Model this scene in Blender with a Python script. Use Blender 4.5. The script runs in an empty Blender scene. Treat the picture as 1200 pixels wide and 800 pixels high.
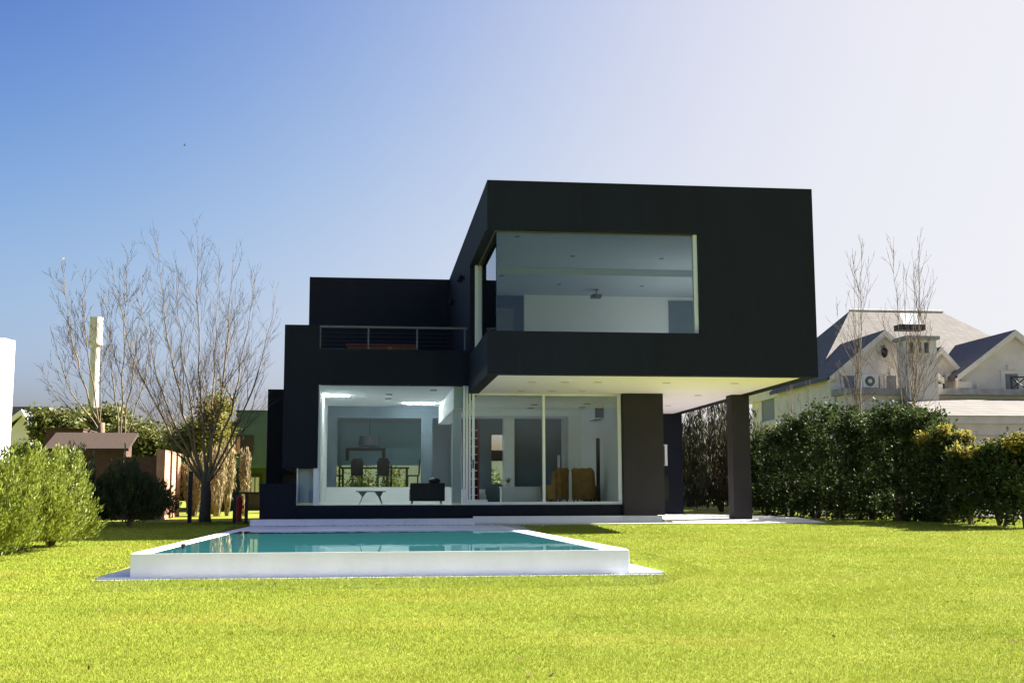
import bpy, math, random
import numpy as np
from mathutils import Vector, Matrix
R = math.radians
scene = bpy.context.scene
col = scene.collection

# ------------------------------------------------------------------ camera
F_PX, PITCH, ROLL, YAW, ZC = 1418.39, .1299, -.0031, .1203, 1.35
_cy, _sy, _cp, _sp, _cr, _sr = math.cos(YAW), math.sin(YAW), math.cos(PITCH), math.sin(PITCH), math.cos(ROLL), math.sin(ROLL)
FW = Vector((_sy*_cp, _cy*_cp, _sp)); RT0 = Vector((_cy, -_sy, 0)); UP0 = RT0.cross(FW)
RT = RT0*_cr + UP0*_sr; UP = UP0*_cr - RT0*_sr
cam = bpy.data.cameras.new('camera'); camo = bpy.data.objects.new('camera', cam); col.objects.link(camo)
m = Matrix.Identity(4)
for i in range(3):
    m[i][0] = RT[i]; m[i][1] = UP[i]; m[i][2] = -FW[i]
m[0][3], m[1][3], m[2][3] = 0, 0, ZC
camo.matrix_world = m
cam.sensor_width = 36; cam.lens = F_PX/1200*36; cam.clip_start = .1; cam.clip_end = 6000
scene.camera = camo

def at(px, py, Y):
    """photo pixel (1200 wide) at depth Y -> world point"""
    d = FW + RT*((px-600)/F_PX) - UP*((py-400)/F_PX)
    d = d*(Y/d.y)
    return Vector((d.x, d.y, d.z+ZC))

# ------------------------------------------------------------------ light
SUN = Vector((1.39, .36, 1.0)).normalized()
EL = math.asin(SUN.z); AZ = math.atan2(SUN.x, SUN.y)
world = bpy.data.worlds.new('World'); scene.world = world; world.use_nodes = True
nt = world.node_tree; nt.nodes.clear()
sky = nt.nodes.new('ShaderNodeTexSky'); sky.sky_type = 'NISHITA'; sky.sun_disc = False
sky.sun_elevation = EL; sky.sun_rotation = AZ
sky.altitude = 0; sky.air_density = .7; sky.dust_density = 4; sky.ozone_density = 6
bg = nt.nodes.new('ShaderNodeBackground'); bg.inputs[1].default_value = .15
wo = nt.nodes.new('ShaderNodeOutputWorld')
EXPO = 2.15
def vmath(op, a, b):
    n = nt.nodes.new('ShaderNodeVectorMath'); n.operation = op; nt.links.new(a, n.inputs[0])
    if isinstance(b, tuple): n.inputs[1].default_value = b
    else: nt.links.new(b, n.inputs[1])
    return n.outputs[0]
# white balance, contrast and a soft shoulder on the sky (it pales towards the sun, deepens away from it)
v = vmath('MULTIPLY', sky.outputs[0], (.782, .583, .445))
gm = nt.nodes.new('ShaderNodeGamma'); gm.inputs[1].default_value = 4.0
nt.links.new(v, gm.inputs[0])
v = vmath('DIVIDE', gm.outputs[0], vmath('ADD', gm.outputs[0], (1, 1, 1)))
k_ = .912/2**EXPO/.15
v = vmath('MULTIPLY', v, (k_*.965, k_*.985, k_*1.035))
nt.links.new(v, bg.inputs[0]); nt.links.new(bg.outputs[0], wo.inputs[0])
sun = bpy.data.lights.new('sun', 'SUN'); sun.energy = 5.0; sun.angle = R(.53); sun.color = (1, .94, .84)
suno = bpy.data.objects.new('sun', sun); col.objects.link(suno)
suno.rotation_euler = SUN.to_track_quat('Z', 'Y').to_euler(); suno.location = (40, 20, 40)
vs = scene.view_settings
vs.view_transform = 'Standard'; vs.look = 'None'; vs.exposure = EXPO; vs.gamma = 1; vs.use_curve_mapping = False
cy = scene.cycles
cy.use_denoising = True
cy.max_bounces = 12; cy.diffuse_bounces = 6; cy.glossy_bounces = 5; cy.transmission_bounces = 8; cy.transparent_max_bounces = 32
cy.caustics_reflective = False; cy.caustics_refractive = False; cy.sample_clamp_indirect = 8

# ------------------------------------------------------------------ materials
def mat(name, c, c2=None, scale=5, rough=.7, bump=0, bscale=60, spec=.4, metal=0, detail=6, stretch=None, lo=.35, hi=.65,
        island=0, trans=0, c3=None):
    m = bpy.data.materials.new(name); m.use_nodes = True
    t = m.node_tree; b = t.nodes['Principled BSDF']; L = t.links
    b.inputs['Roughness'].default_value = rough; b.inputs['Metallic'].default_value = metal
    b.inputs['Specular IOR Level'].default_value = spec
    b.inputs['Base Color'].default_value = (*c, 1)
    co = t.nodes.new('ShaderNodeTexCoord').outputs['Object']
    if stretch:
        mp = t.nodes.new('ShaderNodeMapping'); mp.inputs['Scale'].default_value = stretch
        L.new(co, mp.inputs[0]); co = mp.outputs[0]
    out = None
    if c2:
        n = t.nodes.new('ShaderNodeTexNoise'); n.inputs['Scale'].default_value = scale; n.inputs['Detail'].default_value = detail
        L.new(co, n.inputs[0])
        r = t.nodes.new('ShaderNodeValToRGB'); r.color_ramp.elements[0].position = lo; r.color_ramp.elements[1].position = hi
        r.color_ramp.elements[0].color = (*c, 1); r.color_ramp.elements[1].color = (*c2, 1)
        L.new(n.outputs[0], r.inputs[0]); out = r.outputs[0]
    if island:
        g = t.nodes.new('ShaderNodeNewGeometry')
        r2 = t.nodes.new('ShaderNodeValToRGB'); r2.color_ramp.elements[0].color = (*c, 1); r2.color_ramp.elements[1].color = (*(c3 or c2), 1)
        L.new(g.outputs['Random Per Island'], r2.inputs[0])
        if out:
            mx = t.nodes.new('ShaderNodeMix'); mx.data_type = 'RGBA'; mx.inputs[0].default_value = island
            L.new(out, mx.inputs[6]); L.new(r2.outputs[0], mx.inputs[7]); out = mx.outputs[2]
        else: out = r2.outputs[0]
    if out: L.new(out, b.inputs['Base Color'])
    if bump:
        n2 = t.nodes.new('ShaderNodeTexNoise'); n2.inputs['Scale'].default_value = bscale; n2.inputs['Detail'].default_value = 4
        L.new(co, n2.inputs[0])
        bp = t.nodes.new('ShaderNodeBump'); bp.inputs['Strength'].default_value = bump; bp.inputs['Distance'].default_value = .02
        L.new(n2.outputs[0], bp.inputs['Height']); L.new(bp.outputs[0], b.inputs['Normal'])
    if trans:
        tr = t.nodes.new('ShaderNodeBsdfTranslucent'); ms = t.nodes.new('ShaderNodeMixShader'); ms.inputs[0].default_value = trans
        if out: L.new(out, tr.inputs[0])
        else: tr.inputs[0].default_value = (*c, 1)
        o = t.nodes['Material Output']
        L.new(b.outputs[0], ms.inputs[1]); L.new(tr.outputs[0], ms.inputs[2]); L.new(ms.outputs[0], o.inputs[0])
    return m

def glass(name, tint, ior=1.45):
    m = bpy.data.materials.new(name); m.use_nodes = True; t = m.node_tree; t.nodes.clear(); L = t.links
    o = t.nodes.new('ShaderNodeOutputMaterial'); tr = t.nodes.new('ShaderNodeBsdfTransparent'); tr.inputs[0].default_value = (*tint, 1)
    gl = t.nodes.new('ShaderNodeBsdfGlossy'); gl.inputs['Roughness'].default_value = 0; gl.inputs[0].default_value = (1, 1, 1, 1)
    fr = t.nodes.new('ShaderNodeFresnel'); fr.inputs[0].default_value = ior
    ms = t.nodes.new('ShaderNodeMixShader')
    L.new(fr.outputs[0], ms.inputs[0]); L.new(tr.outputs[0], ms.inputs[1]); L.new(gl.outputs[0], ms.inputs[2]); L.new(ms.outputs[0], o.inputs[0])
    return m

M = {}
M['black'] = mat('black_stucco', (.0020, .0042, .0118), (.0038, .0064, .0160), 1.6, .75, .4, 70, .3, stretch=(1, 1, .22), lo=.3, hi=.75)
M['black2'] = mat('black_stucco_pier', (.024, .021, .028), (.029, .0255, .033), 1.3, .8, .35, 90, .25)
M['white'] = mat('white_paint', (.78, .78, .77), (.70, .70, .69), 1.5, .6, .05, 40)
M['soffit'] = mat('soffit_plaster', (.93, .86, .97), (.90, .83, .94), .8, .7)
M['pool_white'] = mat('white_pool_render', (.84, .84, .87), (.77, .775, .80), 2.2, .65, .12, 30, stretch=(1, 1, .35))
M['pool_joint'] = mat('grey_grate', (.16, .20, .28), (.28, .32, .40), 8, .6)
M['pave'] = mat('pale_paving', (.70, .68, .65), (.58, .56, .53), 3, .75, .1, 30)
M['int_wall'] = mat('interior_white', (.85, .86, .86), (.83, .84, .84), .8, .7)
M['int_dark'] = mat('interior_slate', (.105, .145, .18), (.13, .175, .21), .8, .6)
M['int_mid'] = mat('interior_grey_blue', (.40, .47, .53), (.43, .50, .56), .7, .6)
M['cool_wall'] = mat('cool_white_wall', (.87, .90, .95), (.85, .88, .93), .8, .7)
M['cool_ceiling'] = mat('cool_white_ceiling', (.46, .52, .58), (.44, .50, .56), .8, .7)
M['floor_in'] = mat('interior_floor', (.78, .77, .75), (.72, .71, .69), 2, .35)
M['frame'] = mat('white_aluminium', (.78, .79, .81), None, rough=.4)
M['frame_dark'] = mat('dark_aluminium', (.02, .02, .022), None, rough=.5)
M['glass'] = glass('clear_glass', (.94, .975, .975), 1.62)
M['glass_dim'] = glass('tinted_glass', (.885, .92, .935))
M['metal'] = mat('brushed_steel', (.13, .13, .14), (.10, .10, .11), 20, .5, metal=.3)
M['wire'] = mat('dark_wire', (.03, .03, .034), None, rough=.5)
M['blackmetal'] = mat('black_metal', (.012, .012, .013), None, rough=.5)
M['leather'] = mat('black_leather', (.012, .012, .013), (.02, .02, .02), 15, .45)
M['tan'] = mat('tan_upholstery', (.36, .20, .06), (.28, .15, .045), 6, .8, .2, 60)
M['wood'] = mat('brown_wood', (.22, .10, .04), (.13, .06, .025), 5, .6, stretch=(1, 8, 8))
M['darkwood'] = mat('dark_wood', (.06, .04, .03), (.04, .028, .02), 5, .6)
M['greywood'] = mat('grey_table', (.16, .19, .21), (.2, .23, .25), 5, .5)
M['shade'] = mat('slate_lampshade', (.09, .11, .13), None, rough=.8)
M['plastic'] = mat('white_plastic', (.72, .73, .74), None, rough=.4)
M['red'] = mat('red_paint', (.55, .02, .015), (.45, .02, .02), 8, .45)
M['redwood'] = mat('red_lacquer', (.16, .012, .022), None, rough=.5)
M['blind'] = mat('grey_blue_blind', (.50, .66, .76), None, rough=.9, trans=.6)
def lampmat(name, c, s):
    m = bpy.data.materials.new(name); m.use_nodes = True; b = m.node_tree.nodes['Principled BSDF']
    b.inputs['Base Color'].default_value = (.8, .8, .8, 1); b.inputs['Emission Color'].default_value = (*c, 1); b.inputs['Emission Strength'].default_value = s
    return m
M['strip'] = lampmat('cove_light', (.88, 1, .99), 44)
M['screen'] = mat('dark_screen', (.012, .014, .018), None, rough=.15)
M['lens'] = mat('downlight_dark', (.09, .10, .09), None, rough=.4)
M['trimlight'] = mat('downlight_trim', (.55, .5, .4), None, rough=.4)
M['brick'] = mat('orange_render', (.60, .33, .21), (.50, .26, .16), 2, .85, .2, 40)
M['brickdark'] = mat('brown_brick_and_shaded_render', (.115, .062, .045), (.085, .045, .033), 6, .9, .3, 40)
M['tile'] = mat('clay_tiles', (.070, .044, .030), (.048, .031, .022), 8, .85, .3, 30, stretch=(5, 1, 1))
M['yard'] = mat('added_yard_paving', (.13, .12, .10), (.10, .09, .08), 2, .9)
M['green'] = mat('green_render', (.085, .140, .10), (.097, .155, .112), 1.2, .85)
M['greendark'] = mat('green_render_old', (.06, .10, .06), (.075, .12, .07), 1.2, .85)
M['cream'] = mat('cream_render', (.70, .65, .59), (.60, .55, .50), 1.4, .85, .1, 30)
M['creamtrim'] = mat('cream_moulding', (.68, .64, .57), (.60, .56, .50), 2, .8)
M['greytrim'] = mat('weathered_ledge', (.34, .34, .34), (.24, .24, .24), 3, .9)
def shingle(name, c, c2):
    m = bpy.data.materials.new(name); m.use_nodes = True; t = m.node_tree; L = t.links; b = t.nodes['Principled BSDF']
    b.inputs['Roughness'].default_value = .85
    co = t.nodes.new('ShaderNodeTexCoord'); sx = t.nodes.new('ShaderNodeSeparateXYZ'); L.new(co.outputs['Object'], sx.inputs[0])
    ad = t.nodes.new('ShaderNodeMath'); L.new(sx.outputs[0], ad.inputs[0]); L.new(sx.outputs[1], ad.inputs[1])
    cb = t.nodes.new('ShaderNodeCombineXYZ'); L.new(ad.outputs[0], cb.inputs[0]); L.new(sx.outputs[2], cb.inputs[1])
    br = t.nodes.new('ShaderNodeTexBrick'); br.inputs['Scale'].default_value = 1; br.inputs['Brick Width'].default_value = .38; br.inputs['Row Height'].default_value = .15
    br.inputs['Mortar Size'].default_value = .012; br.inputs['Color1'].default_value = (*c, 1); br.inputs['Color2'].default_value = (*c2, 1)
    br.inputs['Mortar'].default_value = (*[x*.55 for x in c2], 1)
    L.new(cb.outputs[0], br.inputs[0]); L.new(br.outputs[0], b.inputs['Base Color'])
    return m
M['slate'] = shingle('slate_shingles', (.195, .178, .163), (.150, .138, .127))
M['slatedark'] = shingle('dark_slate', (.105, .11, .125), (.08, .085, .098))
M['shutter'] = mat('grey_shutter', (.20, .215, .25), (.17, .185, .215), 3, .6)
M['winglass'] = mat('dark_window_pane', (.03, .035, .04), (.06, .065, .07), 2, .12)
M['bark'] = mat('bare_bark', (.26, .195, .115), (.17, .125, .08), 6, .9, .4, 30, stretch=(1, 1, .3))
M['bark_dark'] = mat('trunk_bark', (.12, .09, .065), (.07, .055, .04), 6, .9, .4, 30)
M['twig'] = mat('twig', (.165, .118, .078), (.125, .09, .062), 3, .9)
M['poplar'] = mat('poplar_bark', (.34, .29, .22), (.24, .20, .15), 5, .9)
M['leaf_hedge'] = mat('hedge_leaves', (.026, .044, .012), (.042, .068, .018), 1.6, .6, spec=.2, island=.6, c3=(.08, .105, .026), trans=.3)
M['leaf_gold'] = mat('gold_hedge_leaves', (.12, .115, .02), (.20, .17, .03), 1.3, .6, spec=.15, island=.5, c3=(.5, .42, .08), trans=.5)
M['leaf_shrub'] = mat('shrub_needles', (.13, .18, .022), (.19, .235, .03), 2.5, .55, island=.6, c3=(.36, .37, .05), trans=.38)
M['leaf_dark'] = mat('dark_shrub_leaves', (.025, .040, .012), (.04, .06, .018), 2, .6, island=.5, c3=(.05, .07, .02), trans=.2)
M['leaf_mid'] = mat('tree_leaves', (.09, .115, .022), (.14, .155, .03), 1, .6, island=.5, c3=(.20, .19, .05), trans=.3)
M['leaf_yellow'] = mat('yellow_leaves', (.21, .20, .045), (.16, .17, .04), 1, .6, island=.5, c3=(.40, .34, .08), trans=.35)
M['leaf_dry'] = mat('dry_leaves', (.030, .030, .014), (.05, .046, .02), 2, .8, island=.6, c3=(.075, .075, .03), trans=.06)
M['leaf_fallen'] = mat('dead_leaves', (.16, .10, .04), (.10, .065, .03), 3, .8, island=.6, c3=(.28, .2, .08))
M['reed'] = mat('dry_reeds', (.34, .27, .14), (.24, .19, .10), 3, .8, island=.5, c3=(.42, .35, .2), trans=.2)
M['leaf_pale'] = mat('pale_last_leaves', (.42, .36, .16), (.34, .3, .14), 3, .7, trans=.4)
GC1, GC2, GC3 = (.244, .302, .036), (.290, .344, .042), (.355, .385, .072)
M['soil'] = mat('lawn_ground', (.19, .225, .030), (.235, .26, .036), .7, .95, .5, 40, detail=8, spec=.1)
M['grass'] = mat('lawn_blades', GC1, GC2, .55, .7, spec=.08, island=.27, c3=GC3, detail=5, trans=.3)
def add_patches(m, dry, amount, layers):
    t = m.node_tree; L = t.links; b = t.nodes['Principled BSDF']; src = b.inputs['Base Color'].links[0].from_socket
    co = t.nodes.new('ShaderNodeTexCoord').outputs['Object']
    f = None
    for sc, lo, hi, st in layers:
        mp = t.nodes.new('ShaderNodeMapping'); mp.inputs['Scale'].default_value = st; L.new(co, mp.inputs[0])
        n = t.nodes.new('ShaderNodeTexNoise'); n.inputs['Scale'].default_value = sc; n.inputs['Detail'].default_value = 5; n.inputs['Roughness'].default_value = .65; L.new(mp.outputs[0], n.inputs[0])
        mr = t.nodes.new('ShaderNodeMapRange'); mr.inputs[1].default_value = lo; mr.inputs[2].default_value = hi; mr.inputs[4].default_value = amount; L.new(n.outputs[0], mr.inputs[0])
        if f is None: f = mr.outputs[0]
        else:
            a = t.nodes.new('ShaderNodeMath'); a.operation = 'MAXIMUM'; L.new(f, a.inputs[0]); L.new(mr.outputs[0], a.inputs[1]); f = a.outputs[0]
    mx = t.nodes.new('ShaderNodeMix'); mx.data_type = 'RGBA'; L.new(f, mx.inputs[0]); L.new(src, mx.inputs[6]); mx.inputs[7].default_value = (*dry, 1)
    for l in list(src.links): L.new(mx.outputs[2], l.to_socket) if l.to_node != mx else None
GL = ((.35, .52, .70, (1, 1.6, 1)), (1.9, .58, .72, (1, 2.2, 1)))
add_patches(M['grass'], (.42, .36, .07), .42, GL)
add_patches(M['grass'], (.150, .212, .014), .5, ((.8, .50, .66, (.6, 1.8, 1)), (3.2, .58, .70, (1, 2, 1))))
add_patches(M['soil'], (.24, .20, .05), .45, GL)
add_patches(M['black'], (.024, .027, .032), .32, ((2.6, .62, .76, (1, 1, .10)), (7, .68, .80, (1, 1, .35))))
add_patches(M['pool_white'], (.50, .49, .46), .35, ((1.4, .58, .74, (1, 1, .3)), (9, .62, .75, (1, 1, 1))))

def water_mat():
    m = bpy.data.materials.new('pool_water'); m.use_nodes = True; t = m.node_tree; L = t.links; b = t.nodes['Principled BSDF']
    b.inputs['Base Color'].default_value = (.045, .24, .265, 1); b.inputs['Roughness'].default_value = .006; b.inputs['IOR'].default_value = 1.33
    co = t.nodes.new('ShaderNodeTexCoord'); mp = t.nodes.new('ShaderNodeMapping'); mp.inputs['Scale'].default_value = (1, .35, 1)
    L.new(co.outputs['Object'], mp.inputs[0])
    n = t.nodes.new('ShaderNodeTexNoise'); n.inputs['Scale'].default_value = 2.5; n.inputs['Detail'].default_value = 2; L.new(mp.outputs[0], n.inputs[0])
    bp = t.nodes.new('ShaderNodeBump'); bp.inputs['Strength'].default_value = .11; bp.inputs['Distance'].default_value = .01
    L.new(n.outputs[0], bp.inputs['Height']); L.new(bp.outputs[0], b.inputs['Normal'])
    return m
M['water'] = water_mat()

# ------------------------------------------------------------------ mesh helpers
OFF = {}
def ctag(o, label=None, cat=None, group=None, kind=None):
    for k, v in (('label', label), ('category', cat), ('group', group), ('kind', kind)):
        if v: o[k] = v
    return o
def thing(name, label, cat, loc, group=None):
    o = bpy.data.objects.new(name, None); col.objects.link(o); o.location = loc; o.empty_display_size = .2
    OFF[o.name] = Vector(loc)
    return ctag(o, label, cat, group)

class MB:
    def __init__(s): s.v = []; s.f = []
    def quad(s, *p):
        n = len(s.v); s.v += [tuple(q) for q in p]; s.f.append(tuple(range(n, n+len(p)))); return s
    def box(s, x0, x1, y0, y1, z0, z1):
        n = len(s.v)
        s.v += [(x, y, z) for z in (z0, z1) for y in (y0, y1) for x in (x0, x1)]
        s.f += [tuple(n+i for i in q) for q in ((0, 2, 3, 1), (4, 5, 7, 6), (0, 1, 5, 4), (2, 6, 7, 3), (0, 4, 6, 2), (1, 3, 7, 5))]
        return s
    def prism(s, pts, vec):
        """polygon pts extruded by vec"""
        n = len(s.v); k = len(pts); vec = Vector(vec)
        s.v += [tuple(p) for p in pts] + [tuple(Vector(p)+vec) for p in pts]
        s.f.append(tuple(range(n+k-1, n-1, -1))); s.f.append(tuple(range(n+k, n+2*k)))
        for i in range(k):
            j = (i+1) % k; s.f.append((n+i, n+j, n+k+j, n+k+i))
        return s
    def tube(s, pts, rad, n=6, cap=True):
        pts = [Vector(p) for p in pts]; k = len(pts)
        if not isinstance(rad, (list, tuple)): rad = [rad]*k
        b0 = len(s.v)
        for i, p in enumerate(pts):
            d = (pts[min(i+1, k-1)]-pts[max(i-1, 0)])
            d = d.normalized() if d.length > 1e-9 else Vector((0, 0, 1))
            a = d.cross(Vector((1, 0, 0)) if abs(d.x) < .8 else Vector((0, 1, 0))).normalized(); b = d.cross(a)
            for j in range(n):
                t = 2*math.pi*j/n
                s.v.append(tuple(p + (a*math.cos(t)+b*math.sin(t))*rad[i]))
        for i in range(k-1):
            for j in range(n):
                j2 = (j+1) % n
                s.f.append((b0+i*n+j, b0+i*n+j2, b0+(i+1)*n+j2, b0+(i+1)*n+j))
        if cap:
            s.f.append(tuple(b0+j for j in range(n-1, -1, -1))); s.f.append(tuple(b0+(k-1)*n+j for j in range(n)))
        return s
    def lathe(s, c, prof, n=20):
        return s.tube([(c[0], c[1], c[2]+z) for r, z in prof], [max(r, .001) for r, z in prof], n)
    def build(s, name, mat, parent=None, loc=None, smooth=False, bevel=0, arr=None):
        me = bpy.data.meshes.new(name)
        off = OFF[parent.name] if parent is not None else Vector(loc or (0, 0, 0))
        me.from_pydata([(x-off.x, y-off.y, z-off.z) for x, y, z in s.v], [], s.f)
        me.materials.append(mat)
        o = bpy.data.objects.new(name, me); col.objects.link(o)
        if parent is not None: o.parent = parent
        else: o.location = off
        OFF[o.name] = off
        if smooth:
            me.polygons.foreach_set('use_smooth', [True]*len(me.polygons))
        if bevel:
            bv = o.modifiers.new('bevel', 'BEVEL'); bv.width = bevel; bv.segments = 2; bv.limit_method = 'ANGLE'
        return o

def leafmesh(name, mat, P, A, B, parent=None, loc=(0, 0, 0), tri=False):
    """many small leaves: centre P, half axes A (long), B (wide); numpy arrays (n,3)"""
    n = len(P); off = np.array(OFF[parent.name] if parent is not None else loc)
    P = P-off
    if tri: V = np.stack([P-B, P+B, P+A], 1); k = 3
    else: V = np.stack([P-A, P+B, P+A, P-B], 1); k = 4
    me = bpy.data.meshes.new(name)
    me.vertices.add(n*k); me.vertices.foreach_set('co', V.reshape(-1).astype(np.float32))
    me.loops.add(n*k); me.loops.foreach_set('vertex_index', np.arange(n*k, dtype=np.int32))
    me.polygons.add(n); me.polygons.foreach_set('loop_start', np.arange(0, n*k, k, dtype=np.int32))
    me.update(); me.validate()
    me.materials.append(mat)
    o = bpy.data.objects.new(name, me); col.objects.link(o)
    if parent is not None: o.parent = parent
    else: o.location = tuple(off)
    OFF[o.name] = Vector(tuple(off))
    return o

def unit(a): return a/np.maximum(np.linalg.norm(a, axis=1, keepdims=True), 1e-9)
def randdir(rng, n): return unit(rng.normal(size=(n, 3)))

# ------------------------------------------------------------------ ground
def gz(x, y):
    """lawn height: falls gently from the house towards the viewer"""
    yy = min(max(y, -30), 33)
    z = .33 + .0206*(yy-17)
    if y > 44: z += min((y-44)*.02, .4)
    return z
xs = [-900, -300, -120, -60, -40, -28, -20, -15, -11, -8, -6, -4.6, -3.0, -1, 1, 3, 3.6, 5, 7, 9, 11, 13, 16, 20, 26, 36, 50, 70, 120, 300, 900]
ys = [-900, -200, -60, -30, -12, -4, 0, 3, 6, 9, 12, 15, 17.2, 20, 23, 26, 29, 31, 32.6, 33.4, 36, 40, 44, 48, 52, 58, 64, 70, 90, 150, 400, 1500]
g = MB()
# the lawn sheet dips below the pool and the house
def gzz(x, y):
    z = gz(x, y)
    if -3.05 < x < 3.65 and 17 < y < 34.5: return z-.6
    return z
for y in ys:
    for x in xs: g.v.append((x, y, gzz(x, y)))
nx = len(xs)
for j in range(len(ys)-1):
    for i in range(nx-1): g.f.append((j*nx+i, j*nx+i+1, (j+1)*nx+i+1, (j+1)*nx+i))
go = g.build('lawn', M['soil']); go['kind'] = 'structure'

rng = np.random.default_rng(3)
def grass(n, y0, y1, w0, h0):
    u = rng.random(n)
    p = 1.0   # area grows with y; favour the near lawn
    y = y0*(y1/y0)**u if True else None
    t0, t1 = (-80-428)/1418, (1290-428)/1418
    x = (t0 + (t1-t0)*rng.random(n))*y
    jj = rng.normal(size=n)*.012
    keep = ~((x > -3.52+jj) & (x < 4.16+jj) & (y > 16.60+jj) & (y < 33)) & ~((x > 2.9) & (x < 13.1) & (y > 33.2))
    keep &= ~((y > 33) & (x > -3.2) & (x < 3.2))
    x, y = x[keep], y[keep]; n = len(x)
    z = .33+.0206*(np.minimum(y, 33)-17)
    # taller tufts here and there
    tuft = .5+.5*np.sin(x*1.7+np.sin(y*1.1)*2)*np.sin(y*.9+1.3*np.sin(x*.8))
    h = h0*(.55+.6*rng.random(n)+.35*tuft)*(y/8)**.25
    w = w0*(y/8)**.9*(.7+.6*rng.random(n))
    ang = rng.random(n)*6.283
    B = np.stack([np.cos(ang), np.sin(ang), np.zeros(n)], 1)*w[:, None]*.5
    lean = rng.normal(size=(n, 2))*.45
    A = np.stack([lean[:, 0]*h, lean[:, 1]*h, h], 1)
    return np.stack([x, y, z-.004], 1), A, B
P, A, B = grass(900000, 7.0, 40, .0055, .021)
gr = leafmesh('grass', M['grass'], P, A, B, tri=True); gr['kind'] = 'stuff'
gr['label'] = 'short yellow-green mown grass of the lawn'; gr['category'] = 'grass'

o = MB().quad((21, 24, .69), (60, 24, .72), (60, 33, .72), (60, 120, 1.2), (5, 120, 1.2), (5, 54, gz(5, 54)+.03), (17.4, 54, gz(18, 54)+.03), (21, 46, .75)).build('added_neighbour_yard', M['yard'], loc=(30, 50, .7)); o['kind'] = 'structure'  # ground sheet added to keep green lawn bounce off the white house
# ------------------------------------------------------------------ pool
pool = thing('swimming_pool', 'white raised swimming pool with water level with its front edge', 'swimming pool', (.3, 25, .3))
MB().box(-3.53, -3.10, 16.86, 32, .1, .345).box(3.69, 4.17, 16.86, 32, .1, .345).box(-3.10, 3.69, 16.86, 16.9, .1, .30).build('base_slab', M['pool_white'], pool)
b = MB()
b.box(-3.10, -2.84, 17.02, 34.2, .1, .66).box(3.29, 3.69, 17.02, 34.2, .1, .66).box(-3.10, 3.69, 16.9, 17.02, .1, .650).box(-2.84, 3.29, 28.8, 34.2, .1, .66)
b.build('pool_wall', M['pool_white'], pool, bevel=.006)
MB().box(-2.84, 3.29, 17.02, 28.8, .1, .2).build('pool_floor', M['pool_white'], pool)
w = MB(); nxw, nyw = 2, 2
w.quad((-2.84, 16.92, .654), (3.29, 16.92, .654), (3.29, 28.8, .654), (-2.84, 28.8, .654)).build('water', M['water'], pool)
# overflow grating along the front foot of the wall
b = MB(); x = -2.9
b.box(-3.53, 4.17, 16.60, 16.66, .1, .325)
while x < 3.6:
    b.box(x, x+.035, 16.66, 16.86, .29, .318); x += .07
b.build('overflow_grate', M['frame'], pool)
MB().box(-3.53, 4.17, 16.66, 16.86, .1, .285).build('overflow_channel', M['pool_joint'], pool)
b = MB()
b.box(-2.7, 2.95, 33.75, 33.79, .66, .665)
rr = random.Random(4); x = -2.7
while x < 2.95:
    if rr.random() < .82: b.box(x, x+rr.uniform(.04, .13), 33.6, 33.95, .66, .668)
    x += .15
b.build('back_grate', M['pool_joint'], pool)
b = MB().tube([(-2.66, 18.6, .655), (-2.66, 18.6, .72)], .035, 8).build('skimmer_valve', M['blackmetal'], pool)

# terrace between pool and house, paving on the right
o = MB().box(-3.13, 3.07, 34.203, 34.95, .2, .83).build('terrace', M['pool_white'], loc=(0, 34, .2)); o['kind'] = 'structure'
b = MB().box(3.07, 8.72, 33.25, 34.92, .3, .69)
b.prism([(8.72, 33.4, .685), (13.0, 33.4, .685), (13.0, 35.6, .80), (8.72, 35.6, .80)], (0, 0, -.3))
b.prism([(8.72, 35.6, .80), (13.0, 35.6, .80), (13.0, 43, .815), (8.72, 43, .815)], (0, 0, -.3))
o = b.build('paving', M['pave'], loc=(8, 35, .5)); o['kind'] = 'structure'

# ------------------------------------------------------------------ the black house
YG = 34.97
H = thing('black_house', 'black modern house with a cantilevered upper box and large windows', 'house', (4, 38, .8))
# upper box, z 4.42..9.32
b = MB()
X0, X1, YF, YR, ZB, ZT = 2.955, 11.42, 29.51, 44.3, 4.42, 9.32
b.box(X0, X1, YF, YF+.3, ZB, 5.50)                 # front lower band
b.box(X0, X1, YF, YF+.3, 8.07, ZT)                 # front upper band
b.box(8.37, X1, YF, YF+.3, 5.50, 8.07)             # front right
b.box(X0, X0+.3, YF+.3, YR, ZB, 5.50)              # left lower
b.box(X0, X0+.3, YF+.3, YR, 8.12, ZT)              # left upper
b.box(X0, X0+.3, 34.6, YR, 5.50, 8.12)             # left solid behind the corner window
b.box(X1-.3, X1, YF+.3, YR, ZB, 5.50).box(X1-.3, X1, YF+.3, YR, 7.3, ZT).box(X1-.3, X1, YF+.3, 33.0, 5.50, 7.3).box(X1-.3, X1, 37.6, YR, 5.50, 7.3)   # right wall, its unseen window opening added to admit light
b.box(X0+.3, X1-.3, YR-.3, YR, ZB, ZT)
b.box(X0+.3, X1-.3, YF+.3, YR-.3, 8.75, 8.95)      # roof
b.box(X0+.3, X1-.3, YF+.3, YR-.3, 4.50, 5.30)      # slab
b.build('upper_box', M['black'], H)
MB().box(X0+.3, X1-.34, YF+.12+.18, 43, 4.432, 4.4995).build('soffit', M['soffit'], H)
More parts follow.
